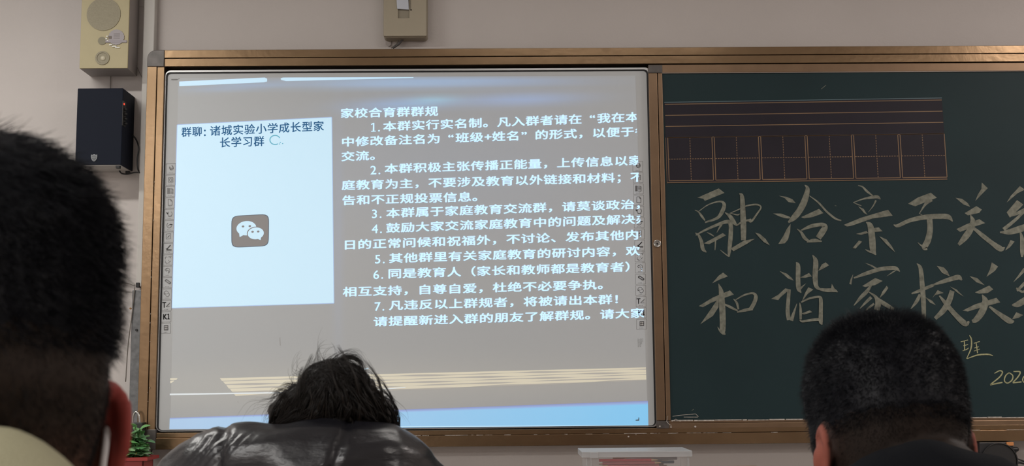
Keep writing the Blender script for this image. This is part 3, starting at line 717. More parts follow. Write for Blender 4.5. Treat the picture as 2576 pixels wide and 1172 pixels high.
yf = -.052
NAVY = mat('navy_black_vinyl', (.010, .013, .023, 1), .6, spec=.1)
a = at(188.5, 415, yf); b = at(304, 415, yf); zt = at(245, 222, yf).z; zb = a.z
sp = thing('black_loudspeaker', ((a.x+b.x)/2, WB, zb), 'black box loudspeaker with red light and silver shield badge on wall', 'loudspeaker')
MB().box2((a.x, yf, zb), (b.x, WB-.001, zt)).build('cabinet', NAVY, sp, bevel=.002)
MB().box2((a.x+.003, yf+.003, zb-.002), (b.x-.003, WB-.004, zb+.001)).build('base_panel', mat('base_grey', (.42, .4, .38, 1), .7), sp)
for fx in (a.x+.012, b.x-.012):
    for fy in (yf+.012, WB-.016):
        MB().disc((fx, 0, 0), .009, 0, .001, 4) if False else MB().box((fx, fy, zb-.006), (.014, .014, .010)).build('foot', BLACK, sp, bevel=.002)
c = at(237, 397, yf)
shp = [(-.010, .011), (-.006, .0095), (0, .012), (.006, .0095), (.010, .011), (.0105, .004), (.009, -.003), (.006, -.009), (0, -.013), (-.006, -.009), (-.009, -.003), (-.0105, .004)]
sb_ = MB().prism([(c.x+p[0], c.z+p[1]) for p in shp], yf-.002, yf).build('shield_badge', mat('badge_silver', (.20, .21, .22, 1), .4, .5), sp)
MB().prism([(c.x+p[0]*.72, c.z+p[1]*.72) for p in shp], yf-.0026, yf-.001).build('badge_field', mat('badge_dark', (.09, .095, .10, 1), .4, .5), sb_)
MB().box2((c.x-.007, yf-.0032, c.z+.0005), (c.x+.007, yf-.002, c.z+.003)).box2((c.x-.005, yf-.0032, c.z-.005), (c.x+.005, yf-.002, c.z-.0035)).build('badge_bar', mat('badge_silver', None), sb_)
def side(px, py):            # a point on the right side face x = b.x
    d = _f+R_*((px-PW/2)/F)+U_*((PH/2-py)/F); t = (b.x-CAM[0])/d[0]; return Vector(CAM+d*t)
MB().box2((b.x-.001, side(309, 255).y, side(311, 318).z), (b.x+.0012, side(317, 255).y, side(311, 254).z)).build('control_strip', BLACK, sp, bevel=.0005)
c = side(311, 262); MB().ellip(c+Vector((.001, 0, 0)), (.003, .0045, .0036)).build('power_light', mat('red_led', (.5, .02, .01, 1), .4, emit=(1, .06, .03, 1), es=1.6), sp, smooth=True)
for y in (275, 287, 299, 311):
    c = side(312.5, y); MB().capsule(c, c+Vector((.006, 0, 0)), .0055, .0048).build('knob', BLACK, sp, smooth=True)
cable('speaker_cable', [(334, 340), (343, 352), (349, 372), (346, 400), (347, 425), (351, 432)], 0, .0028, CABB, 'black cable looping from side of black loudspeaker down to duct', ys=[.05, .05, .04, .04, .04, .05])
cable('speaker_cable', [(300, 429), (306, 436), (320, 438), (338, 434), (352, 434)], 0, .0026, CABB, 'black cable under the black loudspeaker running to duct', ys=[.05, .05, .05, .045, .045])

# wall box with lever above the board
yf = .02
a = at(963.5, 96, yf); b = at(1074, 96, yf); zt = at(1020, -130, yf).z; zb = at(1020, 93, yf).z
IV = mat('ivory_plastic', (.36, .315, .235, 1), .5)
ub = thing('switch_box', ((a.x+b.x)/2, WB, zb), 'ivory plastic wall box with white lever above the whiteboard', 'switch box')
sx0, sx1 = Xof(1001, 36, yf), Xof(1030, 36, yf); sz0, sz1 = Zof(1015, 46, yf), Zof(1015, -20, yf)
P = rrect(a.x, b.x, zb, zt, .012)
MB().prism(P, yf+.008, WB-.001).build('box_base', IV, ub, bevel=.004)
fp = MB().box2((a.x+.003, yf, zb+.004), (sx0, yf+.01, zt-.003)).box2((sx1, yf, zb+.004), (b.x-.003, yf+.01, zt-.003)).box2((sx0, yf, zb+.004), (sx1, yf+.01, sz0)).build('front_cover', IV, ub)
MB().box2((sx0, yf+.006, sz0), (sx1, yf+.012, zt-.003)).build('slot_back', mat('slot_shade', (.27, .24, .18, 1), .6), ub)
lv = [at(993, -60, yf-.012), at(1024, -60, yf-.012), at(1028.5, 24, yf-.004), at(999, 22, yf-.004)]
MB().add(lv+[v+Vector((0, .006, 0)) for v in lv], [(0, 1, 2, 3), (4, 7, 6, 5), (0, 4, 5, 1), (1, 5, 6, 2), (2, 6, 7, 3), (3, 7, 4, 0)]).build('lever', mat('lever_white', (.52, .55, .62, 1), .35), ub, bevel=.001)
c = at(1034, 25, yf); MB().disc(c, .003, yf-.0005, yf+.001, 12).build('screw_hole', mat('hole_dark', (.05, .04, .03, 1), .7), ub)
c2 = at(1033, 10, yf); MB().box2((c2.x-.0006, yf-.0005, c.z), (c2.x+.0006, yf+.001, zt-.01)).build('cover_seam', mat('hole_dark', None), ub)
cable('box_cable', [(1021, 93), (1012, 101), (1002, 112), (988, 121)], 0, .0035, mat('dark_grey_cable', (.07, .065, .065, 1), .5), 'dark grey cable from ivory wall box down behind board frame', ys=[.055, .055, .055, .06])
cable('box_cable', [(1014, 92), (1005, 98), (997, 110), (984, 121)], 0, .0022, CABG, 'light grey cable beside the dark one under ivory box', ys=[.06, .06, .06, .062])
MB().add([at(x, y, .074) for x, y in ((970, 98), (984, 99), (983, 114), (976, 117), (970, 112))]+[at(x, y, .079) for x, y in ((970, 98), (984, 99), (983, 114), (976, 117), (970, 112))],
         [(0, 1, 2, 3, 4), (0, 5, 6, 1), (1, 6, 7, 2), (2, 7, 8, 3), (3, 8, 9, 4), (4, 9, 5, 0)]).build('putty_patch', mat('putty', (.42, .38, .36, 1), .8), label='small grey putty patch on wall under ivory box', cat='putty patch')

# black device below the chalkboard
yf = -.02
a = at(2463, 1111, yf); b = at(2549, 1111, yf)
dv = thing('wall_device', ((a.x+b.x)/2, WB, a.z-.16), 'black boxy wall device with orange sticker under the chalkboard', 'device')
zt = min(a.z, FZ0-.002)
MB().box2((a.x, yf, zt-.16), (b.x, WB-.001, zt)).build('case', mat('device_black', (.012, .012, .014, 1), .45), dv, bevel=.003)
c = at(2513, 1160, yf); MB().ring(c, .057, .061, yf-.008, yf, 48).disc(c, .057, yf-.004, yf, 48).build('round_cover', mat('device_round', (.014, .014, .015, 1), .4), dv, bevel=.001)
c = at(2540, 1116, yf); MB().box((c.x, yf-.002, c.z), (.024, .004, .012)).build('orange_sticker', mat('orange', (.55, .22, .07, 1), .6), dv, bevel=.001)
c = at(2554, 1130, 0); MB().capsule(c+Vector((-.01, 0, 0)), c+Vector((.004, 0, 0)), .008, .008).capsule(c+Vector((.0, 0, -.002)), c+Vector((-.004, 0, -.018)), .006, .004).build('plug', BLACK, dv, smooth=True)
cable('device_cable', [(2552, 1142), (2556, 1150), (2565, 1156), (2600, 1166)], 0, .0022, CABB, 'black cable from plug of the black wall device')
cable('device_cable', [(2549, 1168), (2560, 1163), (2572, 1164), (2600, 1172)], 0, .005, CABB, 'thick black cable beside the black wall device')

# ------------------------------------------------------------------ podium, pencil box, pencils
yb0 = -.9
zt = Zof(1600, 1129, yb0); bh = .046
bxa, bxb = Xof(1474, 1150, yb0-.1), Xof(1734, 1150, yb0-.1); zbt = zt-.012-bh
ybk, yfr = yb0+.04, yb0-.1
WOOD = mat('podium_wood', (.30, .17, .09, 1), .4, var=.2, vscale=8, stretch=(1, 1, 6))
pcx = (bxa+bxb)/2
pd = thing('teacher_podium', (pcx, yb0, 0), 'brown wooden teacher podium under the pencil box', 'podium')
MB().box2((pcx-.33, ybk+.12, 0), (pcx+.33, yfr-.12, zbt-.03)).build('body', WOOD, pd, bevel=.004)
MB().box2((pcx-.36, ybk+.15, zbt-.03), (pcx+.36, yfr-.15, zbt-.001)).build('top', WOOD, pd, bevel=.006)
PLAST = mat('translucent_plastic', (.72, .75, .78, 1), .18, alpha=.13, spec=.6)
PLAST2 = mat('plastic_rim', (.62, .65, .68, 1), .3, alpha=.5, spec=.6)
pb = thing('pencil_box', (pcx, yb0, zbt), 'clear plastic storage box full of pencils on podium', 'storage box')
tw_ = .0018
bx = MB()
for (p, q_) in (((bxa, yfr, zbt), (bxb, yfr+tw_, zt-.004)), ((bxa, ybk-tw_, zbt), (bxb, ybk, zt-.004)), ((bxa, yfr, zbt), (bxa+tw_, ybk, zt-.004)), ((bxb-tw_, yfr, zbt), (bxb, ybk, zt-.004)), ((bxa, yfr, zbt), (bxb, ybk, zbt+tw_))):
    bx.box2(p, q_)
bx.build('tub', PLAST, pb)
cr = MB()
for x in (bxa+.002, bxa+.013, bxb-.002, bxb-.004): cr.tube([(x, yfr-.001, zbt), (x, yfr-.001, zt-.012)], .0016, 8)
cr.build('corner_rib', PLAST2, pb)
ra, rb = Xof(1463.5, 1133, yfr), Xof(1740, 1133, yfr)
loop_ = MB()
loop_.box2((ra, yfr-.008, zt-.014), (rb, yfr-.0055, zt)).box2((ra, ybk+.006, zt-.014), (rb, ybk+.0085, zt)).box2((ra, yfr-.006, zt-.014), (ra+.003, ybk+.006, zt)).box2((rb-.003, yfr-.006, zt-.014), (rb, ybk+.006, zt))
loop_.box2((ra, yfr-.008, zt-.0012), (rb, ybk+.0085, zt+.0006))
loop_.build('lid', PLAST2, pb, bevel=.0015)
MB().box2((bxa+.01, yfr-.0095, zt-.0155), (bxa+.03, yfr-.007, zt-.0005)).build('lid_latch', PLAST2, pb, bevel=.001)
PC = {'red': (.50, .02, .03, 1), 'pink': (.45, .10, .11, 1), 'brown': (.26, .10, .06, 1), 'navy blue': (.015, .03, .07, 1), 'grey': (.2, .19, .2, 1), 'orange': (.5, .16, .07, 1)}
proto = {}
TIPW = mat('bare_wood', (.5, .33, .18, 1), .7)
def pencil_proto(cname):
    o = MB().tube([(-.075, 0, 0), (.055, 0, 0)], .0038, 6).build('pencil', mat('lacquer_'+cname.replace(' ', '_'), PC[cname], .35))
    t_ = MB().tube([(.055, 0, 0), (.071, 0, 0)], [.0036, .001], 6).build('sharpened_tip', TIPW, o)
    return o, t_
lay = 0; cn = list(PC); cnt = 0
for lay in range(5):
    for j in range(5):
        cname = random.choice(['red', 'pink', 'pink', 'brown', 'brown', 'brown', 'navy blue', 'grey', 'orange'])
        if lay == 4 and j > 2: continue
        if lay == 4 and j == 0: cname = 'red'
        if cname not in proto: proto[cname] = pencil_proto(cname); o, t_ = proto[cname]
        else:
            o = proto[cname][0].copy(); COL.objects.link(o); t_ = proto[cname][1].copy(); COL.objects.link(t_); t_.parent = o
        x = pcx+random.uniform(-.033, .033); y = yfr+.014+j*(.112/4.2); 
        if lay == 4: x = pcx+(-.02, .03, .02)[j]; y = yfr+.012+j*.03
        yaw_ = random.uniform(-.12, .12)+(PI if random.random() < .5 else 0)
        o.location = (x, y, zbt+tw_+.0042+lay*.0075); o.rotation_euler = (random.uniform(0, 1), random.uniform(-.01, .01), yaw_)
        tag(o, cname+' pencil '+('on the bottom', 'low in the pile', 'halfway up the pile', 'just under the top', 'on top of the pile')[lay]+', '+('against the front', 'behind the front ones', 'in the middle', 'near the back', 'against the back')[j]+' of the clear box', 'pencil', cname+' pencils in the storage box')

# ------------------------------------------------------------------ plant and things at lower left
yp = -.12
pz = Zof(340, 1150, yp-.05)
cbz = pz-.10
cab = thing('low_cabinet', (-.15, -.08, 0), 'pale low cabinet against wall under the potted plant', 'cabinet')
MB().box2((-.62, -.24, 0), (.12, WB-.06, cbz-.02)).build('body', mat('cabinet_pale', (.4, .38, .36, 1), .5), cab, bevel=.003)
MB().box2((-.63, -.25, cbz-.02), (.13, WB-.06, cbz-.001)).build('top', mat('cabinet_pale', None), cab, bevel=.003)
RED = mat('red_plastic', (.30, .022, .02, 1), .4)
pa, pb_ = Xof(250, 1155, yp-.06), Xof(372, 1155, yp-.06)
pl = thing('potted_plant', ((pa+pb_)/2, yp, cbz), 'leafy green succulent in red rectangular planter by board corner', 'potted plant')
def tray(xa, xb, ya, yb, za, zb, t):
    mb = MB(); 
    mb.box2((xa, ya, za), (xb, yb, za+t)).box2((xa, ya, za), (xb, ya+t, zb)).box2((xa, yb-t, za), (xb, yb, zb)).box2((xa, ya, za), (xa+t, yb, zb)).box2((xb-t, ya, za), (xb, yb, zb)); return mb
pot = tray(pa+.012, pb_-.016, yp-.055, yp+.055, cbz, pz-.004, .004).build('planter', RED, pl)
MB().box2((pa, yp-.066, pz-.010), (pb_, yp-.052, pz)).box2((pa, yp+.052, pz-.010), (pb_, yp+.066, pz)).box2((pa, yp-.0519, pz-.010), (pa+.014, yp+.0519, pz)).box2((pb_-.014, yp-.0519, pz-.010), (pb_, yp+.0519, pz)).build('planter_rim', RED, pot)
MB().box2((pa+.014, yp-.052, cbz+.004), (pb_-.018, yp+.052, pz-.009)).build('soil', mat('soil', (.03, .02, .012, 1), .95, var=.5, vscale=80), pl)
LEAFM = [mat('leaf_green', (.14, .36, .12, 1), .42, var=.25, vscale=60), mat('leaf_pale', (.24, .42, .21, 1), .42, var=.25, vscale=60), mat('leaf_dark', (.08, .22, .08, 1), .45, var=.2, vscale=60)]
def leaf_mesh():
    mb = MB(); n, mm = 7, 4
    for i in range(n+1):
        t = i/n; wdt = .5*math.sin(PI*min(1, t*.93+.04))**.75
        for j in range(-mm, mm+1):
            s = j/mm; mb.V.append((s*wdt*1.15, t, -.10*s*s*.8+.14*math.sin(PI*t)-.25*t*t+.02))
    k = 2*mm+1
    mb.F = [(i*k+j, i*k+j+1, (i+1)*k+j+1, (i+1)*k+j) for i in range(n) for j in range(k-1)]
    return mb
lm = []
for M_ in LEAFM:
    me = leaf_mesh().mesh('leaf'); me.materials.append(M_); me.polygons.foreach_set('use_smooth', [True]*len(me.polygons)); lm.append(me)
stems = [(300, 1150, 308, 1098), (322, 1150, 326, 1090), (340, 1150, 341, 1074), (352, 1150, 358, 1092), (346, 1150, 350, 1115), (330, 1150, 316, 1118), (312, 1150, 335, 1108), (345, 1150, 366, 1105), (335, 1150, 333, 1100), (350, 1150, 362, 1125), (326, 1150, 345, 1130), (355, 1150, 352, 1080)]
STEM = mat('stem_green', (.10, .18, .06, 1), .5)
for si, (xa, ya, xb, yb) in enumerate(stems):
    yy = yp+random.uniform(-.045, .0)
    A = at(xa, ya, yy); A.z = pz-.011; B = at(xb, yb, yy-random.uniform(0, .02))
    MB().tube([A, (A+B)/2+Vector((random.uniform(-.004, .004), 0, 0)), B], .0022, 6).build('stem', STEM, pl, smooth=True)
    nlv = 9
    for i in range(nlv):
        t = .15+.85*(i/(nlv-1)); p = A.lerp(B, t)
        o = bpy.data.objects.new('leaf', random.choice(lm)); COL.objects.link(o); o.parent = pl
        o.matrix_parent_inverse = Matrix.Translation(pl.location).inverted()
        s = random.uniform(.027, .038)*(1.15-.3*t)
        o.location = p; o.rotation_euler = (random.uniform(.1, .8), random.uniform(-.4, .4), i*2.4+si+random.uniform(-.3, .3)); o.scale = (s, s, s)
o = MB().add([at(x, y, yp-.05) for x, y in ((338, 1141), (345, 1137), (344, 1142), (340, 1145))], [(0, 1, 2, 3)]).build('withered_leaf', mat('yellow_leaf', (.5, .38, .04, 1), .6), pl)
# black case and chrome hoop behind the plant
a = at(337, 1062, -.01); b = at(366, 1062, -.01)
bc = thing('black_case', ((a.x+b.x)/2, .0, cbz), 'small black case with chrome hoop standing behind potted plant', 'case')
MB().box2((a.x, -.045, cbz), (b.x, -.008, a.z)).build('case_body', mat('case_black', (.015, .018, .016, 1), .35), bc, bevel=.002)
hp = [at(334+8.5*(1-math.cos(t)), 1062-26*math.sin(t)**.8 if 0 < t < PI else 1062, -.03) for t in np.linspace(0, PI, 13)]
MB().tube([Vector((hp[0].x, hp[0].y, a.z-.04))]+hp+[Vector((hp[-1].x, hp[-1].y, a.z-.01))], .0032, 10).build('chrome_hoop', CHROME, bc, smooth=True)
# white bottle on the right of the planter
a = at(363, 1131, .0)
MB().tube([(a.x+.006, .0, cbz), (a.x+.006, .0, a.z-.05), (a.x+.004, .0, a.z-.02), (a.x-.0, .0, a.z)], [.016, .016, .010, .005], 20).build('white_bottle', WHITE, smooth=True, label='slim white bottle beside the red planter', cat='bottle')
cable('floor_cable', [(384, 1127), (378, 1142), (366, 1158), (356, 1190)], .03, .0024, CABB, 'thin black cable hanging below corner of board frame')

# ------------------------------------------------------------------ people
def remesh(mb, vox, smooth_it=4, name='body'):
    me = mb.mesh(name); o = bpy.data.objects.new(name, me); COL.objects.link(o)
    r = o.modifiers.new('r', 'REMESH'); r.mode = 'VOXEL'; r.voxel_size = vox; r.adaptivity = 0
    s = o.modifiers.new('s', 'SMOOTH'); s.factor = .5; s.iterations = smooth_it
    dg = bpy.context.evaluated_depsgraph_get(); dg.update()
    m2 = bpy.data.meshes.new_from_object(o.evaluated_get(dg)); bpy.data.objects.remove(o); bpy.data.meshes.remove(me)
    m2.polygons.foreach_set('use_smooth', [True]*len(m2.polygons))
    m2.name = name
    return m2
def getv(me):
    v = np.zeros(len(me.vertices)*3); me.vertices.foreach_get('co', v); return v.reshape(-1, 3)
def getn(me):
    v = np.zeros(len(me.vertices)*3); me.vertices.foreach_get('normal', v); return v.reshape(-1, 3)
def sgp(v, e): return np.sign(v)*np.abs(v)**e
def head_surf(az, el, W=.073, D=.092, Hh=.104, Lo=.122, inf=0., e1=.72, e2=.84):
    """skull surface in head space: x right, y face, z up; az from the back of the head"""
    az = np.asarray(az, float); el = np.asarray(el, float)
    up = el >= 0
    z = np.where(up, (Hh+inf)*np.abs(np.sin(el))**e1, -(Lo)*np.abs(np.sin(el)))
    r = np.where(up, np.abs(np.cos(el))**e1, np.abs(np.cos(el))**.62)
    x = (W+inf)*r*sgp(np.sin(az), e2); y = -(D+inf)*r*sgp(np.cos(az), e2)
    q_ = np.clip(-z/Lo, 0, 1)
    x = x*(1-.30*q_**1.3)
    y = np.where(y < 0, y*(1-.55*q_**1.1), y*(1-.02*q_))
    # face: nose, brow, eye sockets, lips
    fr = np.clip(y/D, 0, 1)
    y = y+.020*np.exp(-(x/.010)**2-((z+.045)/.016)**2)*fr+.010*np.exp(-(x/.008)**2-((z+.025)/.02)**2)*fr
    y = y-.007*np.exp(-((np.abs(x)-.031)/.013)**2-((z+.018)/.010)**2)*fr+.004*np.exp(-((z-.0)/.008)**2)*fr
    y = y+.005*np.exp(-(x/.018)**2-((z+.078)/.006)**2)*fr+.006*np.exp(-(x/.02)**2-((z+.105)/.01)**2)*fr
    return np.stack([x, y, z], -1)
def head_mesh(mb, MX, n=56, mm=40, **kw):
    V = []
    for i in range(mm+1):
        el = -PI/2+PI*i/mm; az = np.linspace(0, 2*PI, n+1)[:-1]
        for p in head_surf(az, np.full(n, el), **kw): V.append(MX @ Vector(p))
    fs = [(i*n+k, i*n+(k+1) % n, (i+1)*n+(k+1) % n, (i+1)*n+k) for i in range(mm) for k in range(n)]
    mb.add(V, fs)
def ear(mb, MX, s, flare=.55, W=.073, ez=-.004, ey=.0):
    """auricle: rim tube and bowl; s = side. Local u runs backwards-outwards, v up."""
    base = Vector((s*(W-.001), .012+ey, -.030+ez)); uax = Vector((s*math.sin(flare), -math.cos(flare), 0)); vax = Vector((0, -.16, 1)).normalized()
    nrm = uax.cross(vax).normalized()
    out = [(.000, .012), (.004, .026), (.014, .033), (.026, .031), (.034, .020), (.034, .005), (.029, -.008), (.021, -.018), (.014, -.027), (.006, -.031), (.000, -.025)]
    P = [tuple(base+uax*a+vax*b) for a, b in out]
    Q = catmull(P, 4)
    mb.tube([MX @ Vector(q_) for q_ in Q], [.0044]*len(Q), 10)
    c = Vector((0, 0, 0)); n = len(Q)
    cen = base+uax*.013+vax*.002
    V = [MX @ (Vector(q_)+nrm*.0022) for q_ in Q]+[MX @ (cen+nrm*.0022-Vector((s, 0, 0))*.004)]+[MX @ (Vector(q_)-nrm*.0022) for q_ in Q]+[MX @ (cen-nrm*.0022-Vector((s, 0, 0))*.004)]
    fs = [(i, i+1, n) for i in range(n-1)]+[(n-1, 0, n)]+[(n+1+i+1, n+1+i, 2*n+1) for i in range(n-1)]+[(n+1, 2*n, 2*n+1)]
    fs += [(i, n+1+i, n+1+(i+1) % n, (i+1) % n) for i in range(n)]
    mb.add(V, fs)
    mb.ellip(MX @ (base+uax*.010+vax*.006), (.010, .010, .018))
    mb.ellip(MX @ (base+uax*.010-vax*.025), (.007, .007, .009))
def strands(name, P, wid, M, parent, K=None):
    """P: n x K x 3 points of strands -> tapered three-sided hairs, one mesh"""
    n, K, _ = P.shape
    t = np.gradient(P, axis=1); t /= np.maximum(np.linalg.norm(t, axis=2, keepdims=True), 1e-9)
    rv = RNG.normal(size=(n, 1, 3)); A = np.cross(t, np.broadcast_to(rv, P.shape)); A /= np.maximum(np.linalg.norm(A, axis=2, keepdims=True), 1e-9)
    B = np.cross(t, A)
    tp = np.linspace(1, .15, K)[None, :, None]*np.asarray(wid).reshape(-1, 1, 1)
    V = np.stack([P+(A*math.cos(a)+B*math.sin(a))*tp for a in (0, 2*PI/3, 4*PI/3)], 2).reshape(-1, 3)
    base = (np.arange(n)*K*3)[:, None, None]+(np.arange(K-1)*3)[None, :, None]
    k = np.arange(3)[None, None, :]; k2 = (k+1) % 3
    Fq = np.stack([base+k, base+k2, base+3+k2, base+3+k], -1).reshape(-1, 4)
    me = bpy.data.meshes.new(name)
    me.vertices.add(len(V)); me.vertices.foreach_set('co', V.ravel())
    me.loops.add(Fq.size); me.loops.foreach_set('vertex_index', Fq.ravel().astype(np.int32))
    me.polygons.add(len(Fq)); me.polygons.foreach_set('loop_start', np.arange(0, Fq.size, 4, dtype=np.int32))
    me.update(calc_edges=True); me.polygons.foreach_set('use_smooth', [True]*len(Fq))
    me.materials.append(M)
    o = bpy.data.objects.new(name, me); COL.objects.link(o)
    if parent is not None:
        o.parent = parent; o.matrix_parent_inverse = Matrix.Translation(parent.location).inverted()
    return o
def tf(MX, P):
    M_ = np.array(MX); return P @ M_[:3, :3].T+M_[:3, 3]
def put(me, name, M, parent):
    me.materials.clear(); me.materials.append(M)
    o = bpy.data.objects.new(name, me); COL.objects.link(o); o.parent = parent
    o.matrix_parent_inverse = Matrix.Translation(parent.location).inverted(); return o

def skeleton(H, yaw, lean, c7off, seat=.46, sw=.175, lat=0., drop=.075):
    """joints of a seated figure below head centre H; returns dict of world points"""
    f = Vector((-math.sin(yaw), math.cos(yaw), 0)); r = Vector((math.cos(yaw), math.sin(yaw), 0)); z = Vector((0, 0, 1))
    c7 = H+f*c7off[0]+z*c7off[1]+r*lat
    hip = Vector((c7.x, c7.y, seat+.112))-f*lean
    J = dict(f=f, r=r, z=z, c7=c7, hip=hip)
    for s in (-1, 1):
        sh = c7+r*s*sw-z*drop+f*.015; el = sh-z*.26+f*.06+r*s*.04; wr = el+f*.22-z*.06-r*s*.10; wr.z = max(wr.z, seat+.19)
        kn = hip+r*s*.13+f*.42; kn.z = seat+.06; an = kn-f*.03; an.z = .09; hp = hip+r*s*.09
        J[s] = dict(sh=sh, el=el, wr=wr, kn=kn, an=an, hp=hp)
    return J
def body_caps(mb, J, MX, neck_r=.054, g=0.):
    f, r, z, c7, hip = J['f'], J['r'], J['z'], J['c7'], J['hip']
    nb = MX @ Vector((0, -.022, -.045)); nf = MX @ Vector((0, .0, -.075))
    mb.chain([nb, c7+f*.02], [neck_r, neck_r+.006]); mb.chain([nf, c7+f*.045-z*.03], [neck_r*.9, neck_r])
    ch_ = c7-z*.16+f*.02
    for s in (-1, 1):
        q_ = J[s]
        mb.chain([c7-z*.03+r*s*.04, q_['sh']], [.05, .05])
        mb.chain([ch_+r*s*.075, hip+r*s*.07+z*.12, hip+r*s*.08], [.095, .085, .10])
        mb.chain([q_['sh'], q_['el'], q_['wr']], [.047, .036, .026])
        mb.chain([q_['hp'], q_['kn'], q_['an']], [.078, .055, .036])
        mb.chain([q_['an']-z*.04-f*.03, q_['an']-z*.06+f*.14], [.034, .026])
        # hand lying on the thigh
        w_ = q_['wr']; pal = w_+f*.055-z*.012
        mb.chain([w_, pal], [.024, .028]); mb.chain([w_+r*.015, pal+r*.022], [.018, .017]); mb.chain([w_-r*.015, pal-r*.022], [.018, .017])
        for i, (dx, L1) in enumerate(((-.030, .060), (-.010, .072), (.011, .068), (.031, .052))):
            p0 = pal+r*dx+f*.018; p1 = p0+f*L1*.55+r*dx*.12-z*.004; p2 = p1+f*L1*.42-z*.022
            mb.chain([p0, p1, p2], [.0095, .0085, .007])
        th0 = w_-r*s*.02+f*.015; th1 = th0-r*s*.028+f*.03-z*.004; th2 = th1-r*s*.008+f*.028-z*.01
        mb.chain([th0, th1, th2], [.013, .0105, .0085])
def cloth_caps(mb, J, g=.014, arm=.012):
    f, r, z, c7, hip = J['f'], J['r'], J['z'], J['c7'], J['hip']
    ch_ = c7-z*.16+f*.02
    for s in (-1, 1):
        q_ = J[s]
        mb.chain([c7-z*.035+r*s*.045, q_['sh']], [.05+g, .05+g+arm])
        mb.chain([ch_+r*s*.08, hip+r*s*.07+z*.12, hip+r*s*.08-z*.02], [.095+g, .088+g, .104+g])
        mb.chain([q_['sh'], q_['el'], q_['wr']-f*.0], [.05+g+arm, .042+g, .034+g])
def trousers(J, M, par, nm='trousers'):
    mb = MB()
    for s in (-1, 1):
        q_ = J[s]; mb.chain([q_['hp'], q_['kn'], q_['an']+J['z']*.02], [.092, .068, .052])
    mb.chain([J[-1]['hp'], J[1]['hp']], [.1, .1])
    put(remesh(mb, .012, 4, nm), nm, M, par)
    sh = MB()
    for s in (-1, 1):
        q_ = J[s]; sh = MB(); sh.chain([q_['an']-J['z']*.04-J['f']*.035, q_['an']-J['z']*.048+J['f']*.15], [.042, .038]); put(remesh(sh, .01, 3, 'shoe'), 'shoe', BLACK, par)
def stool(J, label):
    c = J['hip']; f, r = J['f'], J['r']; t = thing('stool', (c.x, c.y, 0), label, 'stool')
    top = .46-.032
    rot = Matrix((r, f, (0, 0, 1))).transposed()
    MB().box((c.x+f.x*.06, c.y+f.y*.06, top), (.36, .36, .025), rot).build('seat', WOOD, t, bevel=.005)
    for a in (-1, 1):
        for b in (-1, 1):
            p = c+f*.06+r*a*.15+f*b*.15
            MB().tube([(p.x, p.y, 0), (p.x, p.y, top-.013)], .012, 10).build('leg', GREYM, t)
def skin_cols(me, MX, skin, stub, earc, zl, zh, W=.073):
    v = getv(me); inv = np.array(MX.inverted()); L = v @ inv[:3, :3].T+inv[:3, 3]
    # scalp stubble: dark where hair grows
    zline = zl+np.clip((L[:, 1]+.02)/.10, 0, 1)*.10
    t_ = np.clip((L[:, 2]-zline)/(zh-zl), 0, 1); t_ = t_*t_*(3-2*t_)
    t_[L[:, 1] > .07] = 0
    er = np.exp(-(((np.abs(L[:, 0])-.092)/.016)**2))*(np.abs(L[:, 2]+.03) < .05)*(np.abs(L[:, 1]) < .05)
    t_[(L[:, 1] > .022) & (L[:, 2] < -.015)] = 0
    er = np.where(np.abs(L[:, 0]) > W+.0022, 1, er*.5)*(np.abs(L[:, 2]+.035) < .055)
    t_ = np.where(er > .9, 0, t_)
    c = np.array(skin)[None]*(1-t_[:, None])+np.array(stub)[None]*t_[:, None]
    c = c*(1-er[:, None]*.85)+np.array(earc)[None]*er[:, None]*.85
    ca = me.color_attributes.new('tone', 'FLOAT_COLOR', 'POINT'); ca.data.foreach_set('color', np.concatenate([c, np.ones((len(c), 1))], 1).ravel())
SKIN = mat('skin', (.3, .15, .1, 1), .62, attr='tone', var=.12, vscale=90, sss=.08, spec=.2)
HAIR = mat('black_hair', (.0048, .0053, .0087, 1), .52, spec=.24)
HAIRS = mat('short_dark_hair', (.008, .006, .0055, 1), .6, spec=.2)
HAIRB = mat('brown_black_hair', (.010, .0078, .0068, 1), .42, spec=.35)

def cap_mesh(MX, inf, emin, n=90, mm=44, rough=.002, seed=0, name='hair_cap', W=.073, **kw):
    """volume of the hair: thick on top, thinning down the sides"""
    V = []
    for i in range(mm+1):
        el = emin+(PI/2-emin)*i/mm; az = np.linspace(0, 2*PI, n+1)[:-1]
        th = inf*np.clip((el-emin)/.5, 0, 1)*np.ones(n)
        face_ = (np.cos(az) < -.30) & (el < .80); th = np.where(face_, -.008, th)
        P0 = head_surf(az, np.full(n, el), W=W, inf=0, **kw); P1 = head_surf(az, np.full(n, el), W=W, inf=.02, **kw)
        d = (P1-P0)/.02
        for j in range(n):
            p = P0[j]; nz = noise.noise(Vector(p)*90+Vector((seed, 0, 0)))*rough
            V.append(MX @ Vector(p+d[j]*(th[j]-.0015+nz)))
    mb = MB(); mb.add(V, [(i*n+k, i*n+(k+1) % n, (i+1)*n+(k+1) % n, (i+1)*n+k) for i in range(mm) for k in range(n)]+[tuple(range(mm*n, (mm+1)*n))])
    return mb
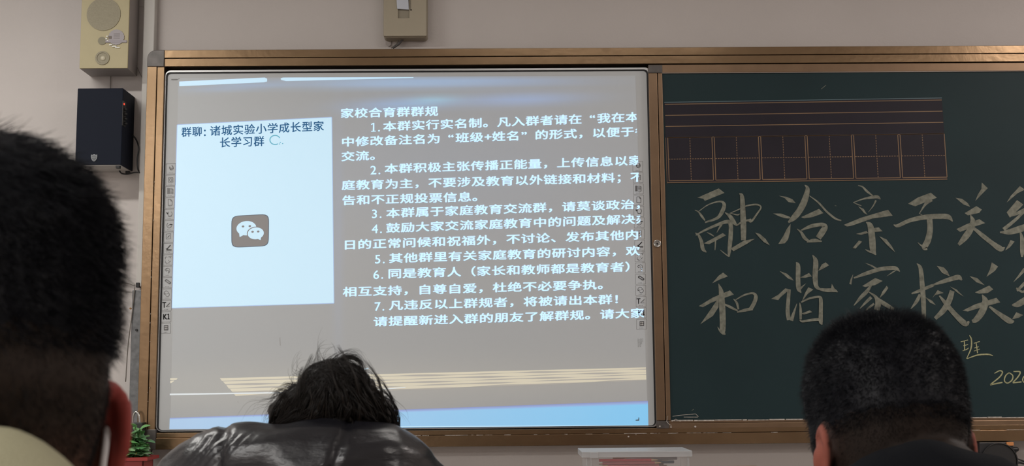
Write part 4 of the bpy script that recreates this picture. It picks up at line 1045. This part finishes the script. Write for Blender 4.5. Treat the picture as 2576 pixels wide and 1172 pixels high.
def fur(MX, N, emin, emax, inf, len_fn, dir_fn, K=5, jit=.25, W=.073, azr=(0, 2*PI), **kw):
    az = RNG.uniform(*azr, N); s0, s1 = math.sin(emin), math.sin(emax)
    el = np.arcsin(RNG.uniform(s0, s1, N))
    bad = (np.cos(az) < -.25) & (el < .85); az[bad] = RNG.uniform(-1.7, 1.7, bad.sum())     # no hair on the face
    th = inf*np.clip((el-emin)/.5, 0, 1)
    P0 = head_surf(az, el, W=W, inf=0, **kw); P1 = head_surf(az, el, W=W, inf=.02, **kw)
    nr = P0/np.array([W, .092, .104])**2; nr /= np.linalg.norm(nr, axis=1, keepdims=True)
    root = P0+(P1-P0)/.02*(th[:, None]-.002)
    L = len_fn(P0, el, az); d = dir_fn(P0, nr, el, az)+RNG.normal(size=(N, 3))*jit
    d /= np.linalg.norm(d, axis=1, keepdims=True)
    bend = RNG.normal(size=(N, 3))*.25+np.array([0, 0, -.35])
    t = np.linspace(0, 1, K)[None, :, None]
    P = root[:, None]+d[:, None]*t*L[:, None, None]+bend[:, None]*(t**2)*L[:, None, None]*.45
    return tf(MX, P.reshape(-1, 3)).reshape(P.shape)
def clump(pix, N, Yd, spread, wid, curl=.5, K=8, tipspread=None):
    """hairs following a pixel path (list of px,py) at depth Yd"""
    C = catmull([(*p, 0) for p in pix], 6); C = np.array(C)[:, :2]
    ii = np.linspace(0, len(C)-1, K); Cx = np.interp(ii, range(len(C)), C[:, 0]); Cy = np.interp(ii, range(len(C)), C[:, 1])
    out = []
    for _ in range(N):
        o0 = RNG.normal(size=2)*spread; o1 = RNG.normal(size=2)*(tipspread if tipspread is not None else spread*1.3); ln = RNG.uniform(.6, 1.05)
        t = np.linspace(0, 1, K)
        jj = t*ln*(K-1); x = np.interp(jj, range(K), Cx)+o0[0]*(1-t)+o1[0]*t; y = np.interp(jj, range(K), Cy)+o0[1]*(1-t)+o1[1]*t
        dy = RNG.normal()*.004
        out.append(at_np(np.stack([x, y], 1), Yd+dy))
    return np.array(out)

def person(label, px, py, Yd, yaw, pitch, roll_, skin, stub, earc, vox, c7off, sw, zl, zh, W=.073, fl=.55, lat=0., drop=.075):
    H = at(px, py, Yd)
    MX = Matrix.Translation(H) @ Matrix.Rotation(yaw, 4, 'Z') @ Matrix.Rotation(roll_, 4, 'Y') @ Matrix.Rotation(-pitch, 4, 'X')
    J = skeleton(H, yaw, .03, c7off, sw=sw, lat=lat, drop=drop)
    t = thing('person', (J['hip'].x, J['hip'].y, 0), label, 'person')
    mb = MB(); head_mesh(mb, MX, W=W)
    for s in (-1, 1): ear(mb, MX, s, W=W, flare=fl)
    body_caps(mb, J, MX)
    me = remesh(mb, vox, 3, 'body'); skin_cols(me, MX, skin, stub, earc, zl, zh, W)
    put(me, 'body', SKIN, t)
    for s in (-1, 1):
        e_ = MB().ellip(MX @ Vector((s*.031, .080, -.018)), (.0115, .0115, .0115), 16, 10).build('eye', mat('eye_white', (.6, .58, .55, 1), .2), t, smooth=True)
        MB().ellip(MX @ Vector((s*.031, .0888, -.018)), (.0052, .004, .0052), 12, 8).build('iris', BLACK, e_, smooth=True)
        MB().tube([MX @ Vector((s*a, .092-.012*(a/.05)**2, -.002+.004*math.sin((a-.015)*90))) for a in (.015, .025, .035, .046)], [.002, .003, .0028, .001], 6).build('eyebrow', HAIR, t)
    return t, MX, J, H

# --- man at the near left
tL, MXL, JL, HL = person('person seen from behind, short black hair, red ear, white mask strap, pale collar', -163, 978, -3.423, .62, .05, 0, (.20, .085, .055), (.022, .014, .010), (.30, .045, .04), .0034, (-.055, -.135), .18, -.075, -.015, W=.0745, fl=.30)
cap = cap_mesh(MXL, .009, .06, rough=.0015, seed=1, W=.0745, Hh=.115).build('hair', HAIR, tL, smooth=True)
def lf(P, el, az): return .007+.007*np.clip((el-.35)/.7, 0, 1)+RNG.uniform(0, .005, len(el))
def df(P, nr, el, az): return nr*(.25+.3*np.clip((el-.7)/.8, 0, 1))[:, None]+np.array([.5, -.35, -.5])
strands('hair_strands', fur(MXL, 17000, .06, 1.5, .009, lf, df, K=5, jit=.22, W=.0745, Hh=.115), np.full(17000, .00028), HAIR, tL)['kind'] = 'stuff'
sh_ = lambda P, el, az: .004+.004*np.clip((el+.1)/.4, 0, 1)+RNG.uniform(0, .002, len(el))
sd_ = lambda P, nr, el, az: nr*.45+np.array([0, 0, -.9])
strands('fade_hair', fur(MXL, 12000, -.55, .25, 0, sh_, sd_, K=3, jit=.25, W=.0745, azr=(-2.2, 2.2)), np.full(12000, .00022), HAIRS, tL)['kind'] = 'stuff'
cl = [clump(p, n, -3.431, sp_, 0, tipspread=ts) for p, n, sp_, ts in (
    ([(150, 470), (200, 440), (240, 450), (262, 480)], 60, 16, 13), ([(150, 500), (205, 485), (240, 500), (258, 520)], 60, 14, 12),
    ([(120, 450), (170, 430), (205, 420)], 50, 14, 10), ([(190, 560), (240, 590), (272, 640), (285, 680)], 70, 12, 9),
    ([(220, 600), (262, 640), (290, 700)], 50, 10, 8), ([(170, 520), (215, 530), (258, 560)], 40, 14, 14), ([(60, 380), (120, 370), (160, 385)], 60, 14, 10),
    ([(-20, 360), (50, 345), (100, 352)], 80, 12, 7), ([(210, 540), (262, 572), (300, 620)], 14, 14, 14), ([(180, 460), (250, 500), (310, 560)], 12, 14, 18))]
strands('loose_hair', np.concatenate(cl), np.full(sum(len(c) for c in cl), .00026), HAIR, tL)['kind'] = 'stuff'
YEL = mat('pale_olive_fabric', (.40, .38, .25, 1), .85, bump=.3, bscale=900)
mb = MB(); cloth_caps(mb, JL, .012, .008)
j = JL; nk = j['c7']+j['f']*.03
mb.tube([nk+(j['r']*math.cos(a)*.082+j['f']*math.sin(a)*.078)+j['z']*(.004+.012*math.sin(-a)) for a in np.linspace(0, 2*PI, 33)], .014, 10, cap=False)
hp_ = [at(x, y, JL['c7'].y-.035) for x, y in ((-330, 1290), (-200, 1250), (-20, 1262), (60, 1330), (120, 1450))]
rr_ = [.03*((p.y-CAM[1])/.47) for p in hp_]
mb.chain(hp_, rr_)
for p, r in zip(hp_, rr_):      # the hood runs down into the shoulders and round the neck
    b = JL['c7']+(p-JL['c7'])*.75; b.z = JL['c7'].z-.075
    mb.chain([p-Vector((0, 0, .012)), b], [r*.92, .05])
fw_ = [hp_[0], hp_[0]+JL['f']*.09-JL['r']*.02-Vector((0, 0, .03)), JL['c7']+JL['f']*.13-JL['r']*.05-Vector((0, 0, .06)), JL['c7']+JL['f']*.13+JL['r']*.05-Vector((0, 0, .06)), hp_[-1]+JL['f']*.09+JL['r']*.02-Vector((0, 0, .01)), hp_[-1]]
mb.chain(fw_, [.028]*6)
put(remesh(mb, .007, 5, 'jacket'), 'jacket', YEL, tL)
trousers(JL, mat('dark_trousers', (.02, .02, .025, 1), .8), tL)
# mask: panel over the mouth and ear loops
MASKM = mat('mask_white', (.78, .76, .78, 1), .7)
def face_mask(MX, t, s_list=(-1, 1), W=.073):
    mp = MB(); n, mm = 14, 8
    for i in range(mm+1):
        for k in range(n+1):
            x = -.058+.116*k/n; z_ = -.035-.075*i/mm; y_ = .112-.75*x*x/.058+.010*math.exp(-(x/.02)**2)*(1-i/mm)-.012*(i/mm)
            mp.V.append(tuple(MX @ Vector((x, y_, z_))))
    mp.F = [(i*(n+1)+k, i*(n+1)+k+1, (i+1)*(n+1)+k+1, (i+1)*(n+1)+k) for i in range(mm) for k in range(n)]
    o = mp.build('face_mask', MASKM, t, smooth=True); so = o.modifiers.new('s', 'SOLIDIFY'); so.thickness = .002
    for s in s_list:
        pts = [(.055, .075, -.045), (.078, .03, -.008), (.0805, .010, .003), (.0795, -.004, -.003), (.0765, -.014, -.018), (.0735, -.018, -.036), (.072, -.010, -.055), (.068, .04, -.08), (.055, .075, -.095)]
        Q = catmull([tuple(MX @ Vector((s*a*W/.073, b, c))) for a, b, c in pts], 5)
        MB().tube([Vector(q_) for q_ in Q], .0019, 8).build('ear_loop', MASKM, o, smooth=True)
face_mask(MXL, tL, W=.0745)
stool(JL, 'wooden stool under the person in the pale collar')

# --- man at the right
tR, MXR, JR, HR = person('person with short black hair and dark collar seated before the chalkboard', 2232, 1088, -2.806, -.16+.22, .40, 0, (.24, .10, .07), (.020, .013, .010), (.30, .085, .06), .0036, (-.088, -.06), .18, -.15, -.06, W=.0695, fl=.12, lat=.015, drop=.15)
cap_mesh(MXR, .0075, -.12, rough=.0012, seed=5, W=.0695).build('hair', HAIR, tR, smooth=True)
def lf2(P, el, az): return .004+.008*np.clip((el-.6)/.5, 0, 1)+RNG.uniform(0, .004, len(el))
def df2(P, nr, el, az):
    return nr*(.6+.6*np.clip((el-.6)/.6, 0, 1))[:, None]+np.array([0, .1, -.45])*(1-np.clip((el-.4)/.6, 0, 1))[:, None]
strands('hair_strands', fur(MXR, 24000, -.12, 1.52, .0075, lf2, df2, K=4, jit=.28, W=.0695), np.full(24000, .00025), HAIR, tR)['kind'] = 'stuff'
strands('fade_hair', fur(MXR, 14000, -.75, .05, 0, lambda P, el, az: .0025+.004*np.clip((el+.4)/.5, 0, 1), sd_, K=3, jit=.3, W=.0695, azr=(-1.6, 1.6)), np.full(14000, .0002), HAIRS, tR)['kind'] = 'stuff'
DARKF = mat('dark_navy_fabric', (.0085, .0095, .012, 1), .85, spec=.08, bump=.15, bscale=700)
mb = MB(); cloth_caps(mb, JR, .020, .010)
yy_ = JR['c7'].y-.03
mb.chain([at(x, y, yy_+dy) for x, y, dy in ((2080, 1330, .03), (2150, 1262, .01), (2230, 1214, 0), (2335, 1184, 0), (2415, 1212, 0), (2500, 1226, .01), (2590, 1300, .02))], [.03]*7)
mb.chain([at(x, y+60, yy_+.05) for x, y in ((2230, 1214), (2335, 1190), (2500, 1240))], [.045]*3)
put(remesh(mb, .007, 5, 'jacket'), 'jacket', DARKF, tR)
trousers(JR, mat('dark_trousers', None), tR)
stool(JR, 'wooden stool under the person before the chalkboard')

# --- woman with the bun
tW, MXW, JW, HW = person('person with messy dark hair bun bowed over, glossy black padded jacket', 836, 1182, -2.461, .0, .75, 0, (.24, .11, .08), (.02, .015, .012), (.28, .09, .07), .005, (-.10, -.055), .165, -.06, .03, W=.071, fl=.2)
def cap_long(MX):
    mb = cap_mesh(MX, .013, -.55, n=110, rough=.003, seed=9, name='hair', W=.074, Hh=.094)
    return mb
cap_long(MXW).build('hair', HAIRB, tW, smooth=True)
bunY = HW.y-.075
bc_ = at(842, 968, bunY); bun = MB()
for (x, y, r) in ((842, 990, .034), (812, 985, .028), (868, 972, .028), (842, 955, .022), (888, 995, .030), (795, 1008, .028), (905, 1018, .028), (765, 1020, .028), (735, 1040, .03), (935, 1040, .028)):
    bun.ellip(at(x, y, bunY+random.uniform(-.01, .012)+abs(x-842)*.0004), (r, r*.9, r))
bm_ = remesh(bun, .004, 6, 'hair_bun')
v = getv(bm_); nn = getn(bm_)
dsp = np.array([noise.noise(Vector((p[0]*60+p[2]*40, p[1]*60, p[2]*160-p[0]*120)))*.0035 for p in v]); bm_.vertices.foreach_set('co', (v+nn*dsp[:, None]).ravel())
put(bm_, 'hair_bun', HAIRB, tW)
allp = []
bl_ = np.array(MXW.inverted() @ Vector(at(842, 975, bunY)))
def dw(P, nr, el, az):
    v = bl_[None]-P; v -= nr*(v*nr).sum(1, keepdims=True); v /= np.linalg.norm(v, axis=1, keepdims=True); return v-nr*.02
fw = fur(MXW, 14000, -.5, 1.5, .0135, lambda P, el, az: RNG.uniform(.012, .03, len(el)), dw, K=6, jit=.08, W=.074, Hh=.094)
strands('scalp_hair', fw, np.full(14000, .00032), HAIRB, tW)['kind'] = 'stuff'
# long strands combed up from the nape and the temples to the bun, gathered in wavy locks
for i in range(170):
    a = RNG.uniform(-1, 1); a = math.copysign(abs(a)**.75, a)
    x0_ = 836+a*164; y0_ = 1104-38*(1-abs(a)**2)+RNG.normal()*8
    xe = 842+a*52+RNG.normal()*26; ye = 970+RNG.normal()*30+abs(a)*18
    xm = (x0_+xe)/2+a*(36+RNG.normal()*7); ym = (y0_+ye)/2-22*abs(a)-8+RNG.normal()*8
    ph, am = RNG.uniform(0, 6), RNG.uniform(1, 4); lift = RNG.uniform(0, .007)
    for k in range(26):
        o1, o2, o3 = RNG.normal(size=3)*np.array([5, 4, 6]); t = np.linspace(0, 1, 8)
        X = (1-t)**2*(x0_+o1*1.4)+2*t*(1-t)*(xm+o2)+t*t*(xe+o3*.5)+am*np.sin(t*7+ph)*t*(1-t)*4
        Yp = (1-t)**2*(y0_+o3)+2*t*(1-t)*(ym+o1)+t*t*(ye+o2)
        dep = bunY-.026+.05*(((X-838)/165)**2)-(.010+lift)*np.sin(PI*t)+RNG.uniform(0, .004)+.002*math.sin(k)
        d = _f[None]+np.outer((X-PW/2)/F, R_)+np.outer((PH/2-Yp)/F, U_); tt = (dep-CAM[1])/d[:, 1]; allp.append(CAM[None]+d*tt[:, None])
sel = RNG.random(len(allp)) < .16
HAIRC = mat('paler_brown_hair', (.040, .028, .020, 1), .38, spec=.4)  # paler brown hair colour for strands scattered among the dark ones
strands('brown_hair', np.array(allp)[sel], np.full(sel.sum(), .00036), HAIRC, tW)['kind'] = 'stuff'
strands('combed_hair', np.array(allp), np.full(len(allp), .00035), HAIRB, tW)['kind'] = 'stuff'
allp = []
bc3 = np.array(at(841, 972, bunY)); BR = np.array([.041, .034, .031])
for i in range(1700):       # wound round the bun
    nrm_ = RNG.normal(size=3)*np.array([.6, 1., .6])+np.array([.5, .2, .5])*(1 if RNG.random() < .6 else -1); nrm_ /= np.linalg.norm(nrm_)
    u_ = np.cross(nrm_, [0.3, 1, .2]); u_ /= np.linalg.norm(u_); w_ = np.cross(nrm_, u_)
    a0 = RNG.uniform(0, 2*PI); t = np.linspace(0, RNG.uniform(.7, 2.0), 8)
    off = RNG.uniform(-.85, .85); rr = math.sqrt(1-off*off)
    Q_ = (u_[None]*np.cos(a0+t)[:, None]+w_[None]*np.sin(a0+t)[:, None])*rr+nrm_[None]*off
    allp.append(bc3+Q_*BR*(RNG.uniform(.98, 1.06)+.05*RNG.random()*t[:, None]))
strands('bun_hair', np.array(allp), np.full(len(allp), .00042), HAIRB, tW)['kind'] = 'stuff'
fly = []
def fl(pix, n, spd, tsp): fly.append(clump(pix, n, bunY, spd, 0, tipspread=tsp, K=10))
fl([(820, 930), (800, 905), (810, 880), (850, 885)], 8, 6, 14); fl([(810, 925), (795, 880), (820, 850)], 5, 8, 16); fl([(770, 940), (745, 930), (760, 895), (800, 890)], 7, 7, 12)
fl([(830, 920), (860, 895), (900, 890), (925, 925)], 22, 8, 9); fl([(822, 940), (845, 912), (875, 898), (902, 905), (914, 932), (908, 968)], 170, 5, 5); fl([(800, 950), (815, 925), (840, 908), (868, 902)], 60, 7, 6); fl([(730, 980), (700, 980), (680, 1000)], 14, 8, 9)
fl([(720, 990), (680, 1010), (640, 1020), (618, 1060)], 10, 10, 14); fl([(700, 1010), (670, 1040), (660, 1075)], 14, 8, 10); fl([(940, 985), (980, 1000), (990, 1030)], 16, 8, 10)
fl([(960, 1010), (1000, 1040), (1010, 1070)], 7, 10, 12); fl([(740, 975), (725, 950), (738, 930)], 7, 10, 10); fl([(900, 930), (935, 940), (940, 975)], 8, 6, 8)
fl([(815, 930), (825, 890), (865, 872)], 6, 8, 14); fl([(755, 975), (720, 968), (705, 985)], 40, 8, 8); fl([(790, 960), (765, 950), (748, 965)], 50, 8, 7); fl([(720, 1000), (695, 985), (682, 1010)], 40, 8, 8); fl([(905, 960), (935, 962), (945, 990)], 50, 8, 8); fl([(780, 940), (800, 905), (835, 890)], 14, 8, 14); fl([(835, 1000), (870, 985), (920, 1010)], 90, 22, 22); fl([(930, 1000), (965, 985), (985, 1010)], 12, 6, 8); fl([(850, 900), (840, 870), (820, 848)], 2, 5, 6)
strands('loose_hair', np.concatenate(fly), np.full(sum(len(c) for c in fly), .00026), HAIRB, tW)['kind'] = 'stuff'
# jacket with a padded hood lying on the shoulders
PUFF = mat('glossy_black_nylon', (.010, .010, .0135, 1), .34, spec=.62, bump=.35, bscale=16, stretch=(1, 1, 2.6))
mb = MB(); cloth_caps(mb, JW, .026, .014)
yj = HW.y-.085
hood = [(470, 1170, .050, .05), (545, 1126, .052, .02), (640, 1112, .056, -.005), (740, 1112, .060, -.015), (850, 1102, .060, -.015), (935, 1108, .060, -.005), (1000, 1140, .054, .02), (1060, 1195, .050, .05)]
HP = [at(x, y+45+(r-.035)/1.5*3000*.55, yj+dy+.0) for x, y, r, dy in hood]
mb.chain(HP, [h[2] for h in hood])
mb.chain([p+Vector((0, .0, -.055)) for p in HP], [h[2]*1.15 for h in hood])
me = remesh(mb, .005, 6, 'padded_jacket')
v = getv(me); nn = getn(me)
d = v-CAM; zc = d @ _f; PXx = PW/2+F*(d @ R_)/zc; PYy = PH/2-F*(d @ U_)/zc
seam1 = 548+(PYy-1172)*-.22; seam2 = 836+(PYy-1172)*-.36
disp = np.zeros(len(v))
near = (v[:, 1] < yj+.09) & (v[:, 2] > HW.z-.25)
for sm in (seam1, seam2):
    dd = (PXx-sm)*.0005
    disp -= near*.005*np.exp(-(dd/.006)**2)
    disp += near*.004*np.exp(-(dd/.035)**2)*np.sin((PYy+dd*3000)*.19)*.4*(PYy > 1095)
wr_ = np.array([noise.noise(Vector((p[0]*9+p[2]*8, p[1]*9, p[2]*34-p[0]*10)))+.5*noise.noise(Vector((p[0]*22, p[1]*20, p[2]*42+3))) for p in v])
disp += wr_*.006
me.vertices.foreach_set('co', (v+nn*disp[:, None]).ravel()); me.update()
jk = put(me, 'padded_jacket', PUFF, tW)
stt = MB()
for i in range(16):
    y = 1086+i*5.6; x = 836-(y-1172)*.36; p = at(x, y, yj-.052+.0)
    stt.ellip(p, (.0012, .0012, .0022), 6, 4)
trousers(JW, mat('dark_trousers', None), tW)
stool(JW, 'wooden stool under the person in padded jacket')
print('TRIS', sum(len(o.data.loops)-2*len(o.data.polygons) for o in bpy.data.objects if o.type == 'MESH'), 'OBJ', len(bpy.data.objects))
